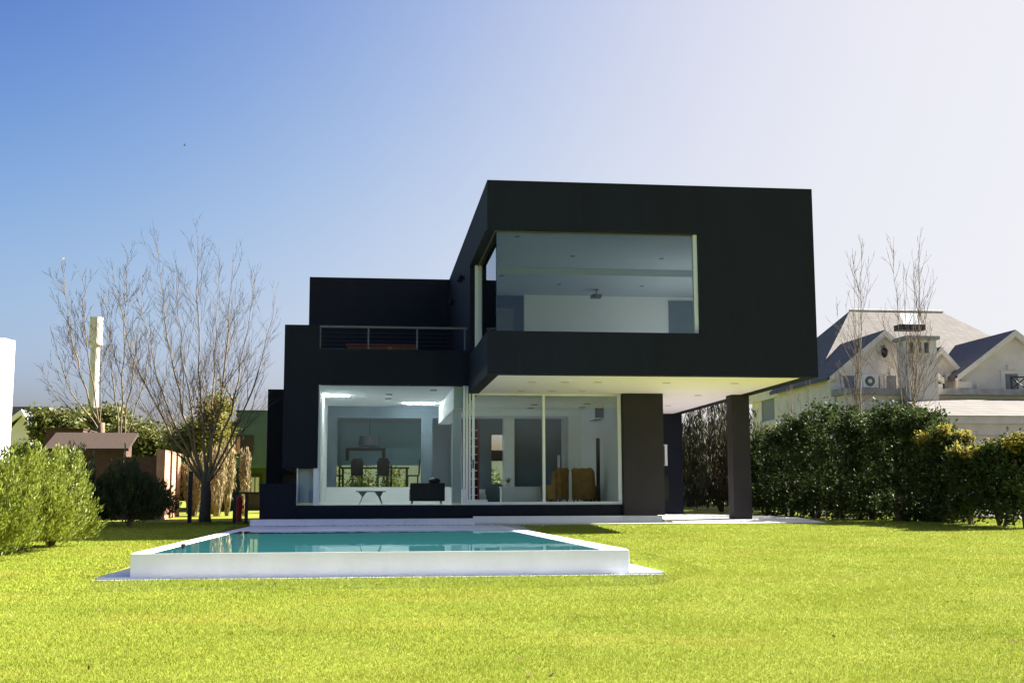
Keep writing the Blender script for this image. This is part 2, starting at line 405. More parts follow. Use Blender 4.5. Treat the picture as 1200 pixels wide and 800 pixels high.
# upper room
b = MB()
b.box(X0+.302, X1-.32, YF+.302, 34.6, 8.10, 8.74)       # front ceiling
b.box(X0+.302, X1-.32, 34.6, 38.4, 7.90, 8.74)          # dropped ceiling
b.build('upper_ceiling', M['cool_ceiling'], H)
b = MB()
b.box(5.02, X1-.32, 38.2, 38.38, 5.302, 7.90)
b.box(3.26, 3.30, 34.6, 43.9, 5.302, 7.90)
b.build('upper_back_wall', M['cool_wall'], H)
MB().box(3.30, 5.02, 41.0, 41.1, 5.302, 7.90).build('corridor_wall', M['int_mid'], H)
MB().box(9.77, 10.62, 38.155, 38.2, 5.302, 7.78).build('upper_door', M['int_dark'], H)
MB().box(X0+.302, X1-.32, YF+.302, 41, 5.30, 5.32).build('upper_floor', M['floor_in'], H)
b = MB().box(X1-.345, X1-.32, YF+.302, 33.0, 5.32, 8.10).box(X1-.345, X1-.32, 37.6, 38.2, 5.32, 8.10).box(X1-.345, X1-.32, 33.0, 37.6, 7.3, 8.10).build('upper_side_wall', M['int_wall'], H)
added_window = MB().box(X1-.17, X1-.15, 33.0, 37.6, 5.50, 7.3).build('side_window', M['glass'], H)  # unseen window, added to let sun into the upper room
MB().box(X1-.19, X1-.13, 36.06, 36.14, 5.5, 7.3).build('frame', M['frame_dark'], added_window)
for px, py, z in ((606, 277, 8.098), (671, 300, 8.098), (775, 303, 8.098), (588, 323, 7.898), (655, 333, 7.898), (752, 335, 7.898)):
    d = FW + RT*((px-600)/F_PX) - UP*((py-400)/F_PX); d = d*((z-ZC)/d.z)
    MB().tube([(d.x, d.y, z), (d.x, d.y, z-.012)], .07, 12).build('recessed_light', M['lens'], H)
# upper window: glass on the front and round the left corner
uw = MB().box(3.20, 8.33, 29.72, 29.74, 5.52, 8.05).build('corner_window', M['glass_dim'], H)
MB().box(3.195, 3.215, 29.742, 34.55, 5.52, 8.08).build('pane', M['glass_dim'], uw)
b = MB().box(8.27, 8.367, 29.66, 29.81, 5.502, 8.068)
b.build('frame', M['frame'], uw)
b = MB().box(3.18, 8.27, 29.70, 29.77, 8.045, 8.066).box(3.18, 3.24, 29.77, 34.5, 8.07, 8.117)
MB().box(3.10, 3.27, 34.52, 34.595, 5.502, 8.115).build('frame', M['frame'], uw)
b.box(3.18, 8.27, 29.70, 29.77, 5.502, 5.525)
b.build('frame', M['metal'], uw)
# lower left volume
b = MB()
b.box(-2.345, -1.352, YG, YG+.35, 2.26, 6.36)               # tall block
b.box(-2.345, -2.05, YG+.35, 43.2, 2.26, 6.36)
b.box(-1.352, 2.953, YG, YG+.35, 4.64, 5.67)              # balcony parapet band
b.build('lower_volume', M['black'], H)
MB().box(-2.05, 2.953, YG+.35, 43.2, 4.95, 5.25).build('balcony_floor', M['greytrim'], H)
MB().box(-2.06, 2.953, 43.2, 44.2, 4.96, 9.27).box(-2.06, -2.003, 43.2, 46.8, .6, 4.95).box(-3.42, -2.062, 43.0, 44.2, 2.3, 5.215).box(-3.42, -2.95, 43.0, 44.2, .5, 2.3).build('rear_volume', M['black'], H)
MB().box(-2.95, -2.07, 43.3, 43.4, .8, 2.3).build('back_door', M['darkwood'], H)
MB().box(-2.94, -1.935, YG-.05, YG+.25, .5, 1.815).build('low_wall', M['black'], H)
MB().box(-1.935, 7.44, YG-.02, YG+.35, .5, 1.205).build('plinth', M['black'], H)
MB().box(7.46, 8.66, 34.72, 35.3, .90, 4.431).build('pier', M['black2'], H)
MB().box(3.08, 8.60, 34.80, 34.93, .69, .885).build('white_plinth', M['pool_white'], H)
MB().box(10.79, 11.33, 34.9, 35.44, .70, 4.431).build('column', M['black2'], H)
b = MB().box(8.35, 11.42, 43.0, 43.3, .6, 2.55).box(8.35, 10.25, 43.0, 43.3, 2.55, 3.32).box(10.86, 11.42, 43.0, 43.3, 2.55, 3.32).box(8.35, 11.42, 43.0, 43.3, 3.32, 4.43)
b.box(8.35, 8.55, 43.3, 44.3, .6, 4.43).box(11.2, 11.42, 43.3, 44.3, .6, 4.43)
b.build('carport_wall', M['black'], H)
sw = MB().box(10.25, 10.86, 43.12, 43.14, 2.55, 3.32).build('side_window', M['winglass'], H)
MB().box(10.77, 10.858, 43.02, 43.11, 2.552, 3.318).box(10.252, 10.77, 43.02, 43.11, 2.552, 2.60).box(10.252, 10.77, 43.02, 43.11, 3.27, 3.318).build('frame', M['frame'], sw)
MB().box(10.3, 10.87, 42.94, 42.998, 1.35, 2.2).build('meter_panel', M['screen'], H)
MB().box(8.44, 8.58, 35.3, 43, .8, 4.431).build('carport_side_wall', M['black'], H)
# ground-floor interior
for nm, bx in (('left_wall', (-1.45, -1.335, YG+.352, 43, 1.2, 4.64)), ('right_wall', (7.44, 7.46, YG+.05, 41.6, 1.2, 4.42)), ('white_column', (2.55, 2.81, 35.9, 36.16, 1.2, 4.0)),
               ('ceiling_beam', (2.55, 2.953, YG+.4, 43, 4.0, 4.64)), ('ceiling_beam', (2.953, 7.44, 41.3, 42.9, 4.21, 4.42)), ('rear_wall', (7.0, 8.44, 41.6, 41.7, 1.2, 4.42)),
               ('white_column', (6.95, 7.18, 42.3, 42.9, 1.2, 4.21)), ('white_column', (4.83, 5.20, 42.4, 42.9, 1.2, 4.21)), ('alcove_wall', (-1.95, -1.50, YG+1.0, YG+1.1, 1.2, 2.26))):
    MB().box(*bx).build(nm, M['int_wall'], H)
MB().box(-2.05, 2.953, YG+.352, 43.19, 4.64, 4.94).box(2.955, 8.44, YG+.02, 42.95, 4.421, 4.431).build('ground_ceiling', M['int_wall'], H)
MB().box(-2.05, 8.44, YG+.352, 43, 1.0, 1.18).build('ground_floor', M['floor_in'], H)
MB().box(-1.335, 2.998, 42.6, 43.0, 1.0, 1.80).build('low_partition', M['int_wall'], H)
MB().box(-2.0, 3.2, 43.0, 46.5, 1.55, 1.79).build('dining_floor', M['floor_in'], H)
MB().box(-2.05, 3.4, 43.2, 44.4, 4.64, 4.94).box(-2.05, 3.4, 46.2, 46.8, 4.64, 4.94).box(-2.05, -1.4, 44.4, 46.2, 4.64, 4.94).box(2.4, 3.4, 44.4, 46.2, 4.64, 4.94).build('dining_roof', M['int_wall'], H)
MB().box(-1.4, 2.4, 44.4, 46.2, 4.86, 4.88).build('added_skylight', M['glass'], H)  # unseen roof light, added to bring sun into the dining room
WX0, WX1 = at(576, 540, 43).x, at(589.5, 540, 43).x
rw = MB().box(WX0, WX1, 43.09, 43.11, 1.9, 3.65).build('rear_window', M['glass'], H)
MB().box(WX0, WX1, 43.05, 43.15, 2.72, 3.1).build('window_panel', M['frame_dark'], rw)
# dining room behind, a step up, lit by low rear windows
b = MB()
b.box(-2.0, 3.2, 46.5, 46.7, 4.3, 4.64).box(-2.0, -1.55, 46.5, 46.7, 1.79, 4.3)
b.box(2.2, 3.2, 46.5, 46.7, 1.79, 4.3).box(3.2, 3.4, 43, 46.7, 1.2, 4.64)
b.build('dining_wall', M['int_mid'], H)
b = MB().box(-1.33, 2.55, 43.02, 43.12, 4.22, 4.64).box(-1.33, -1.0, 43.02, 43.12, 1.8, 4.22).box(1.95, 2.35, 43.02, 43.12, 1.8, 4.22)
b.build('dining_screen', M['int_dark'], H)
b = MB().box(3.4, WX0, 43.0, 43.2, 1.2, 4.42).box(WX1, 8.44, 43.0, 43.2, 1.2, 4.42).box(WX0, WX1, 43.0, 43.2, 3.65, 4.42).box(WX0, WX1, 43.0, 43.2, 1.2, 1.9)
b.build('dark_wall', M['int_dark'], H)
MB().box(-1.55, 2.2, 46.66, 46.68, 1.8, 4.3).build('rear_window', M['glass'], H)
MB().box(-1.55, 2.2, 46.52, 46.53, 2.66, 4.3).build('roller_blind', M['blind'], H)
MB().box(-1.0, -.94, 46.54, 46.62, 1.8, 4.3).build('window_mullion', M['frame_dark'], H)
MB().box(.95, 1.01, 46.54, 46.62, 1.8, 4.3).build('window_mullion', M['frame_dark'], H)
MB().box(3.0, 4.2, 41.9, 42.4, 1.18, 1.36).box(3.0, 4.2, 42.4, 42.7, 1.18, 1.54).box(3.0, 4.2, 42.7, 43, 1.18, 1.72).build('steps', M['int_wall'], H)
for px, py, z in ((456, 462, 4.638), (455, 467, 4.638), (508, 457, 4.638), (387, 476, 4.638), (626, 474, 4.42), (622, 478, 4.42), (688, 473, 4.42), (682, 477, 4.42)):
    d = FW + RT*((px-600)/F_PX) - UP*((py-400)/F_PX); d = d*((z-ZC)/d.z)
    MB().box(d.x-.10, d.x+.10, d.y-.22, d.y+.22, z-.01, z).build('recessed_light', M['lens'], H)
for px, py in ((624, 447.5), (662, 447.5), (701, 447.5), (611, 457.5), (647, 458), (683, 458), (781, 448.5), (861, 449), (818, 463), (783, 475)):
    z = 4.432; d = FW + RT*((px-600)/F_PX) - UP*((py-400)/F_PX); d = d*((z-ZC)/d.z)
    MB().tube([(d.x, d.y, z), (d.x, d.y, z-.012)], .115, 14).build('recessed_light', M['trimlight'], H)
# lit light lines on the ceilings
MB().box(1.25, 2.35, 41.45, 41.482, 4.61, 4.638).build('light_strip', M['strip'], H)
MB().box(-1.23, -.55, 38.64, 38.675, 4.61, 4.638).box(-1.265, -1.23, 38.0, 38.675, 4.61, 4.638).build('light_strip', M['strip'], H)
# ground windows
gw = MB().box(-1.32, 2.80, YG+.10, YG+.12, 1.22, 4.62).build('picture_window', M['glass'], H)
b = MB().box(-1.35, -1.31, YG+.06, YG+.16, 1.207, 4.638).box(-1.31, 2.80, YG+.06, YG+.16, 1.207, 1.235)
for x in (2.80, 2.885, 2.97): b.box(x, x+.06, YG+.03+(x-2.8)*.4, YG+.16, 1.207, 4.638 if x < 2.9 else 4.42)
b.build('frame', M['frame'], gw)
cw = MB().box(-1.93, -1.46, YG+.10, YG+.12, 1.22, 2.25).build('corner_window', M['glass'], H)
MB().box(-1.46, -1.352, YG+.06, YG+.16, 1.207, 2.257).box(-1.93, -1.90, YG+.06, YG+.16, 1.207, 2.257).build('frame', M['frame'], cw)
MB().box(-1.83, -1.60, YG+.3, YG+.36, 1.25, 2.2).build('curtain', M['int_wall'], cw)
for x0, x1, yo in ((3.06, 5.20, .05), (5.12, 7.44, .11)):
    p = MB().box(x0+.06, x1-.05, YG+yo+.02, YG+yo+.035, 1.27, 4.37).build('sliding_door', M['glass'], H)
    b = MB().box(x0, x0+.075, YG+yo, YG+yo+.055, 1.21, 4.415).box(x1-.075, x1, YG+yo, YG+yo+.055, 1.21, 4.415)
    b.box(x0+.075, x1-.075, YG+yo, YG+yo+.055, 1.21, 1.29).box(x0+.075, x1-.075, YG+yo, YG+yo+.055, 4.375, 4.415)
    b.build('frame', M['frame'], p)
    MB().box(x0+.015 if x0 < 4 else x0+.02, x0+.05, YG+yo-.03, YG+yo-.001, 2.25, 2.5).build('handle', M['blackmetal'], p)
# balcony railing
rl = MB().box(-1.46, 2.92, YG+.06, YG+.115, 6.30, 6.36).build('railing', M['metal'], H)
for x in (-1.36, .02, 1.43, 2.82):
    MB().box(x, x+.045, YG+.07, YG+.105, 5.67, 6.30).build('post', M['metal'], rl)
for k in range(4):
    MB().tube([(-1.34, YG+.088, 5.80+k*.12), (2.84, YG+.088, 5.80+k*.12)], .003, 5).build('wire', M['wire'], rl)
# fittings on the left wall of the box
for y, z, nm in ((40.4, 9.0, 0), (38.2, 7.5, 0)):
    px = (541, 325) if nm == 0 and z > 8 else (531, 353)
def wall_pt(px, py, X):
    d = FW + RT*((px-600)/F_PX) - UP*((py-400)/F_PX); d = d*(X/d.x); return Vector((d.x, d.y, d.z+ZC))
for px, py in ((541.5, 325.5), (530.5, 353)):
    p = wall_pt(px, py, X0-.06)
    b = MB().box(X0-.05, X0-.002, p.y-.06, p.y+.06, p.z-.05, p.z+.05)
    b.tube([(X0-.10, p.y-.02, p.z+.04), (X0-.14, p.y-.1, p.z-.12)], [.07, .09], 10)
    b.build('wall_spotlight', M['blackmetal'], H)
p = wall_pt(517, 367, X0-.2)
MB().tube([(X0-.002, p.y, p.z-.06), (X0-.18, p.y, p.z)], .02, 6).tube([(p.x+.02, p.y+.12, p.z+.05), (p.x-.12, p.y-.28, p.z-.05)], .055, 10).build('security_camera', M['metal'], H)
p = wall_pt(530, 395, X0)
MB().box(X0-.012, X0-.001, p.y-.28, p.y+.28, 5.30, 7.2).build('balcony_door', M['screen'], H)

# ------------------------------------------------------------------ furniture seen through the glass
t = thing('coffee_table', 'low dark coffee table on two splayed triangular legs behind the left window', 'coffee table', (.17, 36.6, 1.18))
MB().box(-.27, .61, 36.3, 36.9, 1.595, 1.625).build('tabletop', M['greywood'], t, bevel=.008)
for s in (-1, 1):
    xc = .17+s*.24
    b = MB().prism([(xc-.13, 36.58, 1.595), (xc+.13, 36.58, 1.595), (xc+s*.02+.03, 36.58, 1.45), (xc+s*.12+.012, 36.58, 1.18), (xc+s*.12-.012, 36.58, 1.18), (xc-s*.0-.02, 36.58, 1.45)], (0, .04, 0))
    b.build('leg', M['greywood'], t)
t = thing('armchair', 'boxy black leather armchair seen from behind on thin legs inside the left window', 'armchair', (1.86, 36.9, 1.18))
MB().box(1.34, 2.38, 36.55, 36.8, 1.32, 1.86).build('backrest', M['leather'], t, bevel=.03)
MB().box(1.34, 1.52, 36.8, 37.4, 1.32, 1.70).build('armrest', M['leather'], t, bevel=.03)
MB().box(2.20, 2.38, 36.8, 37.4, 1.32, 1.70).build('armrest', M['leather'], t, bevel=.03)
MB().box(1.52, 2.20, 36.8, 37.42, 1.32, 1.56).build('seat', M['leather'], t, bevel=.03)
for x in (1.42, 2.28):
    for y in (36.66, 37.3): MB().tube([(x, y, 1.32), (x+(.03 if x > 2 else -.03), y, 1.18)], [.02, .014], 6).build('leg', M['blackmetal'], t)
t = thing('cushion', 'dark cushion lying on the black armchair', 'cushion', (2.08, 36.95, 1.86))
MB().lathe((2.08, 36.85, 1.7), [(.05, .12), (.16, .17), (.19, .24), (.12, .30), (.02, .32)], 12).build('cushion_cover', M['leather'], t, smooth=True)

def wing(name, x, label, rz):
    t = thing('wingback_chair', label, 'armchair', (x, 37.6, 1.18), 'tan wingback chairs behind the sliding door')
    b = MB()
    b.prism([(x-.31, 37.3, 1.35), (x-.31, 37.3, 2.10), (x-.36, 37.3, 2.26), (x-.26, 37.3, 2.34), (x-.1, 37.3, 2.31), (x, 37.3, 2.33), (x+.1, 37.3, 2.31), (x+.26, 37.3, 2.34), (x+.36, 37.3, 2.26), (x+.31, 37.3, 2.10), (x+.31, 37.3, 1.35)], (0, .14, 0))
    b.build('backrest', M['tan'], t, bevel=.03)
    for s in (-1, 1):
        xx = x+s*.30
        MB().prism([(xx-.06, 37.44, 1.35), (xx-.06, 37.95, 1.35), (xx-.06, 38.0, 1.78), (xx-.06, 37.62, 1.80), (xx-.06, 37.56, 2.18), (xx-.06, 37.44, 2.26)], (.12, 0, 0)).build('wing_arm', M['tan'], t, bevel=.025)
    MB().box(x-.24, x+.24, 37.44, 38.0, 1.35, 1.64).build('seat', M['tan'], t, bevel=.04)
    for sx in (-.27, .27):
        for y in (37.36, 37.92): MB().tube([(x+sx, y, 1.35), (x+sx*1.06, y, 1.18)], [.03, .018], 6).build('leg', M['darkwood'], t)
    t.rotation_euler.z = rz
    return t
wing('a', 5.92, 'tan wingback armchair nearer the door mullion, left of its twin', R(55))
wing('b', 6.80, 'tan wingback armchair nearer the wall air conditioner, right of its twin', R(-22))

t = thing('sideboard', 'long low white sideboard behind the sliding door', 'sideboard', (4.95, 38.2, 1.18))
MB().box(4.25, 5.75, 38.0, 38.5, 1.24, 1.72).build('cabinet', M['plastic'], t)
MB().box(4.22, 5.78, 37.98, 38.52, 1.722, 1.76).build('top', M['plastic'], t)
for k in range(3): MB().box(4.27+k*.5, 4.73+k*.5, 37.985, 37.999, 1.27, 1.70).build('cabinet_door', M['plastic'], t)
MB().box(4.3, 5.7, 38.05, 38.45, 1.18, 1.239).build('base', M['frame_dark'], t)
# potted spiky plant on it
t = thing('potted_plant', 'small spiky plant on the white sideboard', 'plant', (4.48, 38.2, 1.76))
MB().lathe((4.48, 38.2, 1.76), [(.06, 0), (.09, .10), (.09, .11)], 12).build('pot', M['plastic'], t)
r1 = np.random.default_rng(8); n = 40
d = randdir(r1, n); d[:, 2] = abs(d[:, 2])+.3; d = unit(d)
leafmesh('leaves', M['leaf_mid'], np.tile([4.48, 38.2, 1.87], (n, 1))+d*.1, d*.13, np.cross(d, [.3, .2, .9])*.012, t)

t = thing('bookshelf', 'tall narrow dark red shelf unit with black compartments', 'shelf', (3.75, 42.2, 1.18))
MB().box(3.48, 3.56, 42.0, 42.35, 1.18, 4.15).box(3.88, 3.93, 42.0, 42.35, 1.18, 4.15).build('side_panel', M['redwood'], t)
for k in range(9): MB().box(3.562, 3.878, 42.0, 42.35, 1.5+k*.28, 1.53+k*.28).build('shelf_board', M['int_mid'], t)
MB().box(3.562, 3.878, 42.3, 42.34, 1.18, 4.15).build('back_panel', M['screen'], t)
t = thing('floor_lamp', 'slim dark column lamp in front of the white wall', 'floor lamp', (7.2, 37.2, 1.18))
MB().box(7.08, 7.28, 37.1, 37.3, 1.18, 1.22).build('base', M['blackmetal'], t)
MB().box(7.13, 7.23, 37.15, 37.25, 1.222, 3.25).build('column', M['screen'], t)
t = thing('floor_lamp', 'slim pale column lamp beside the wingback chairs, by the dark rear wall', 'floor lamp', (6.55, 41.0, 1.18))
MB().box(6.45, 6.65, 40.9, 41.1, 1.18, 1.22).build('base', M['plastic'], t)
MB().box(6.51, 6.59, 40.96, 41.04, 1.222, 2.85).build('column', M['plastic'], t)
t = thing('side_cabinet', 'small white side cabinet under the television', 'cabinet', (7.1, 38.4, 1.18))
MB().box(6.85, 7.40, 38.15, 38.6, 1.66, 1.70).box(6.85, 6.89, 38.15, 38.6, 1.18, 1.66).box(7.36, 7.40, 38.15, 38.6, 1.18, 1.66).box(6.89, 7.36, 38.5, 38.58, 1.18, 1.66).build('body', M['plastic'], t)
MB().box(6.89, 7.36, 38.2, 38.5, 1.36, 1.39).build('shelf_board', M['plastic'], t)
t = thing('television', 'small black television on the white side cabinet', 'television', (7.1, 38.35, 1.70))
MB().box(6.94, 7.28, 38.34, 38.40, 1.76, 2.10).build('screen', M['screen'], t, bevel=.01)
MB().box(7.02, 7.20, 38.3, 38.44, 1.70, 1.72).box(7.09, 7.13, 38.35, 38.39, 1.722, 1.758).build('stand', M['blackmetal'], t)
t = thing('air_conditioner', 'grey wall air conditioner high on the white wall above the wingback chairs', 'air conditioner', (7.32, 38.0, 3.85))
MB().box(7.14, 7.436, 37.5, 38.5, 3.87, 4.24).build('body', M['plastic'], t, bevel=.03)
MB().box(7.16, 7.40, 37.55, 38.45, 3.845, 3.868).build('louver', M['lens'], t)
MB().box(7.16, 7.43, 37.48, 37.498, 3.9, 4.2).build('end_cap', M['screen'], t)
t = thing('pendant_lamp', 'slate drum pendant lamp hanging over the dining table', 'pendant lamp', (.14, 45, 3.3))
MB().tube([(.14, 45, 4.64), (.14, 45, 3.7)], .012, 5).build('cord', M['blackmetal'], t)
MB().lathe((.14, 45, 3.33), [(.40, 0), (.36, .36)], 24).build('lamp_shade', M['shade'], t, smooth=False)
t = thing('dining_table', 'dark dining table under the pendant lamp', 'dining table', (.3, 45.3, 1.79))
MB().box(-.9, 1.6, 44.7, 45.6, 2.50, 2.55).build('tabletop', M['darkwood'], t)
for x in (-.85, 1.5):
    for y in (44.85, 45.7): MB().box(x, x+.06, y, y+.06, 1.79, 2.499).build('leg', M['darkwood'], t)
chair0 = None
def dchair(x, y, rz, label):
    t = thing('dining_chair', label, 'chair', (x, y, 1.79), 'dark chairs around the dining table')
    MB().box(x-.22, x+.22, y-.22, y+.22, 2.22, 2.27).build('seat', M['leather'], t, bevel=.01)
    MB().prism([(x-.22, y-.24, 2.27), (x+.22, y-.24, 2.27), (x+.23, y-.27, 2.72), (x+.15, y-.28, 2.86), (x-.15, y-.28, 2.86), (x-.23, y-.27, 2.72)], (0, .04, 0)).build('backrest', M['leather'], t, bevel=.01)
    for sx in (-.19, .16):
        for sy in (-.2, .17): MB().box(x+sx, x+sx+.035, y+sy, y+sy+.035, 1.79, 2.219).build('leg', M['blackmetal'], t)
    t.rotation_euler.z = rz
dchair(-.30, 44.5, 0, 'dark dining chair straight below the left side of the pendant lamp')
dchair(.62, 44.5, R(6), 'dark dining chair right of the pendant lamp, backrest to the viewer')
dchair(1.75, 45.2, R(90), 'dark dining chair at the right end of the dining table, seen side on')
dchair(-1.0, 45.2, R(-90), 'dark dining chair at the left end of the dining table, seen side on')
t = thing('picture_frame', 'dark rectangular picture frame on the rear wall behind the dining table', 'picture frame', (.1, 46.4, 2.9))
MB().box(-.75, .75, 46.44, 46.498, 3.22, 3.32).box(-.75, -.62, 46.44, 46.498, 2.85, 3.22).box(.62, .75, 46.44, 46.498, 2.85, 3.22).build('frame', M['shade'], t)
# upper room
t = thing('projector', 'small dark projector hanging from the upper room ceiling', 'projector', (7.15, 37.0, 7.6))
MB().tube([(7.15, 37.0, 7.9), (7.15, 37.0, 7.74)], .02, 6).tube([(7.15, 37, 7.9), (7.15, 37, 7.885)], .09, 10).build('mount', M['blackmetal'], t)
MB().box(6.98, 7.30, 36.85, 37.15, 7.62, 7.74).build('body', M['lens'], t, bevel=.02)
MB().tube([(7.05, 36.85, 7.68), (7.05, 36.80, 7.68)], .045, 10).build('lens', M['screen'], t)
# balcony table
t = thing('patio_table', 'brown wooden table with round holes behind the balcony railing', 'table', (.55, 36.6, 5.25))
z0 = 5.25
MB().box(-.62, 1.50, 36.2, 37.2, 5.93, 5.99).build('tabletop', M['redwood'], t, bevel=.008)
MB().box(-.58, 1.46, 36.25, 36.29, 5.50, 5.929).build('front_panel', M['wood'], t)
for x in (-.58, 1.40):
    for y in (36.3, 37.1): MB().box(x, x+.06, y, y+.06, 5.25, 5.929).build('leg', M['wood'], t)
for x in (-.15, 1.0): MB().tube([(x, 36.25, 5.76), (x, 36.243, 5.76)], .055, 14).build('hole', M['screen'], t)
MB().box(.62, .76, 36.242, 36.249, 5.5, 5.92).build('post_board', M['tan'], t)
t = thing('bench', 'low grey metal bench at the left end of the balcony', 'bench', (-1.0, 35.9, 5.25))
MB().box(-1.46, -.62, 35.7, 36.1, 5.70, 5.78).build('seat', M['metal'], t)
for x in (-1.4, -.72): MB().box(x, x+.05, 35.75, 36.05, 5.25, 5.699).build('leg', M['metal'], t)

# ------------------------------------------------------------------ vegetation builders
def crown(rng, n, c, rad, clump=.22, shell=.55, size=.06, up=.2, nclump=None, flat=1.0):
    """leaves in clumps through an uneven ellipsoid; returns P, A, B"""
    nc = nclump or max(20, n//60)
    d = randdir(rng, nc); r = (shell+(1-shell)*rng.random(nc))**.7
    bumps = 1+.16*np.sin(d[:, 0]*5+c[0])+.14*np.sin(d[:, 1]*6+c[1]*2)+.12*np.sin(d[:, 2]*7+c[0]*3)
    cc = d*(r*bumps)[:, None]*np.array(rad)+np.array(c)
    idx = rng.integers(0, nc, n)
    P = cc[idx]+rng.normal(size=(n, 3))*clump*np.array([1, 1, flat])
    N = randdir(rng, n); N[:, 2] += up; N = unit(N)
    A = unit(np.cross(N, randdir(rng, n))); B = np.cross(N, A)
    s = size*(.6+.8*rng.random(n))
    return P, A*s[:, None], B*(s*.5)[:, None]
def cat3(L): return tuple(np.concatenate([q[i] for q in L]) for i in range(3))

def stems(mb, base, rng, n, h, spread, r0):
    for k in range(n):
        a = rng.random()*6.283; s = spread*(.3+.7*rng.random())
        pts = []
        for i in range(6):
            u = i/5
            pts.append((base[0]+math.cos(a)*s*u+rng.normal()*.03*u, base[1]+math.sin(a)*s*u, base[2]+h*u*(.8+.2*rng.random())))
        mb.tube(pts, [r0*(1-.8*i/5) for i in range(6)], 6)

# --- hedge on the right: a row of shrub trees running back along the plot
hedge = [ # px of trunk, y depth, top row, half width, label bits
    (1202, 29.5, 512, .78), (1174, 30.7, 521, .70), (1138, 31.9, 524, .66), (1108, 33.2, 503, .85), (1083, 34.6, 480, 1.05), (1054, 35.6, 474, 1.2),
    (1018, 37.4, 486, 1.15), (988, 39.6, 474, 1.35), (955, 42.5, 486, 1.4), (925, 45.5, 500, 1.4), (898, 48.5, 505, 1.4)]
lab = ['clipped hedge tree at the right edge of the lawn, cut by the picture edge', 'small round hedge tree with gold tips, second from the right edge',
       'small hedge tree with gold tips between the round one and the taller green ones', 'hedge tree where the gold-tipped low trees meet the tall green ones',
       'tall green hedge tree in front of the white chimney', 'tall hedge tree with a thick dark bare trunk showing',
       'dense hedge tree left of the thick bare trunk', 'dense hedge tree below the tall twin poplar', 'dense hedge tree below the small bare sapling',
       'dense hedge tree just right of the black column, before the last', 'farthest hedge tree, directly beside the black column']
for i, ((px, y, top, w), lb) in enumerate(zip(hedge, lab)):
    rng = np.random.default_rng(100+i)
    x = at(px, 600, y).x; z0 = gz(x, y); zt = at(px, top, y).z
    t = thing('hedge_tree', lb, 'tree', (x, y, z0), 'hedge trees along the right side of the lawn')
    tb = MB()
    low = .2 if i < 3 else .75
    if i >= 6: low = -.15
    hh = zt-z0
    if i in (3, 4): low = .55
    if i == 5:
        tb.tube([(x, y, z0-.05), (x+.02, y, z0+.5), (x-.03, y, z0+1.2), (x, y, z0+2.2)], [.16, .125, .11, .05], 8)
    for k in range(2 if i < 3 else 3):
        a = rng.random()*6.28
        tb.tube([(x+.05*math.cos(a), y+.05*math.sin(a), z0-.05), (x+.16*math.cos(a), y+.2*math.sin(a), z0+low+.2), (x+.4*math.cos(a), y+.4*math.sin(a), z0+hh*.75)], [.06, .05, .02], 6)
    tb.build('trunk', M['bark_dark'], t)
    c = (x, y, z0+low+(hh-low)*.52)
    parts = [crown(rng, 5200 if i < 6 else 5200, c, (w*.92, w*.92, (hh-low)*.47), .14 if i < 6 else .17, .45, .060 if i < 6 else .075, .3)]
    # ragged top shoots and lobes
    for k in range(7):
        a = rng.random()*6.28; rr_ = w*.55*rng.random()**.5
        cc = (x+math.cos(a)*rr_, y+math.sin(a)*rr_, z0+hh*(.80+.12*rng.random()))
        parts.append(crown(rng, 380, cc, (w*.38, w*.38, hh*.13), .09, .3, .06, .3, 12))
    if i >= 3 and low > .3:
        for k in range(5):
            a = rng.random()*6.28
            parts.append(crown(rng, 160, (x+math.cos(a)*w*.6, y+math.sin(a)*w*.6, z0+low*.75), (w*.3, w*.3, low*.3), .1, .3, .06, .3, 10))
    P, A, B = cat3(parts)
    leafmesh('crown', M['leaf_hedge'], P, A, B, t)
    if i < 4:
        tp = []
        for k in range(10):
            a = rng.random()*6.28; rr_ = w*.85*rng.random()**.5
            tp.append(crown(rng, 150, (x+math.cos(a)*rr_, y+math.sin(a)*rr_, z0+hh*(.99-.16*(rr_/w)**2)), (w*.22, w*.22, .12), .07, .3, .06, .5, 8))
        leafmesh('gold_tips', M['leaf_gold'], *cat3(tp), t)
# low scrub beneath and behind the hedge
rng = np.random.default_rng(55)
parts = []
for k in range(26):
    y = 33.5+k*.75; x = 16.2+.2*math.sin(k*2.1)+.03*k
    parts.append(crown(rng, 900, (x+.5, y, gz(x, y)+.35+(.5 if y > 37 else 0)), (.6, .65, .4+(.5 if y > 37 else 0)), .15, .2, .07, .3, 24))
P, A, B = cat3(parts)
o = leafmesh('undergrowth', M['leaf_hedge'], P, A, B, loc=(16, 40, .7)); o['kind'] = 'stuff'; o['label'] = 'dark undergrowth below the hedge trees'; o['category'] = 'undergrowth'

# --- dry drooping tree seen under the overhang
t = thing('drooping_tree', 'dry brown drooping tree seen under the overhang between wall and column', 'tree', (15.2, 51, gz(15, 51)))
rng = np.random.default_rng(7)
b = MB(); stems(b, (15.2, 51, .8), rng, 5, 4.3, 1.6, .09); b.build('trunk', M['bark_dark'], t)
n = 14000; k = rng.integers(0, 150, n); sa = rng.random(150)*6.28; sr = 2.3*rng.random(150)**.5; sh = 2.4+2.4*(1-(sr/2.5)**2)+rng.normal(size=150)*.3
u = rng.random(n)
P = np.stack([15.2+np.cos(sa[k])*sr[k]*(1+.1*u)+rng.normal(size=n)*.09, 51+np.sin(sa[k])*sr[k]+rng.normal(size=n)*.09, .9+sh[k]*(1-u*.95)], 1)
A = np.stack([rng.normal(size=n)*.05, rng.normal(size=n)*.05, -.16+rng.normal(size=n)*.03], 1); B = unit(np.cross(A, randdir(rng, n)))*.022
leafmesh('crown', M['leaf_dry'], P, A, B, t)

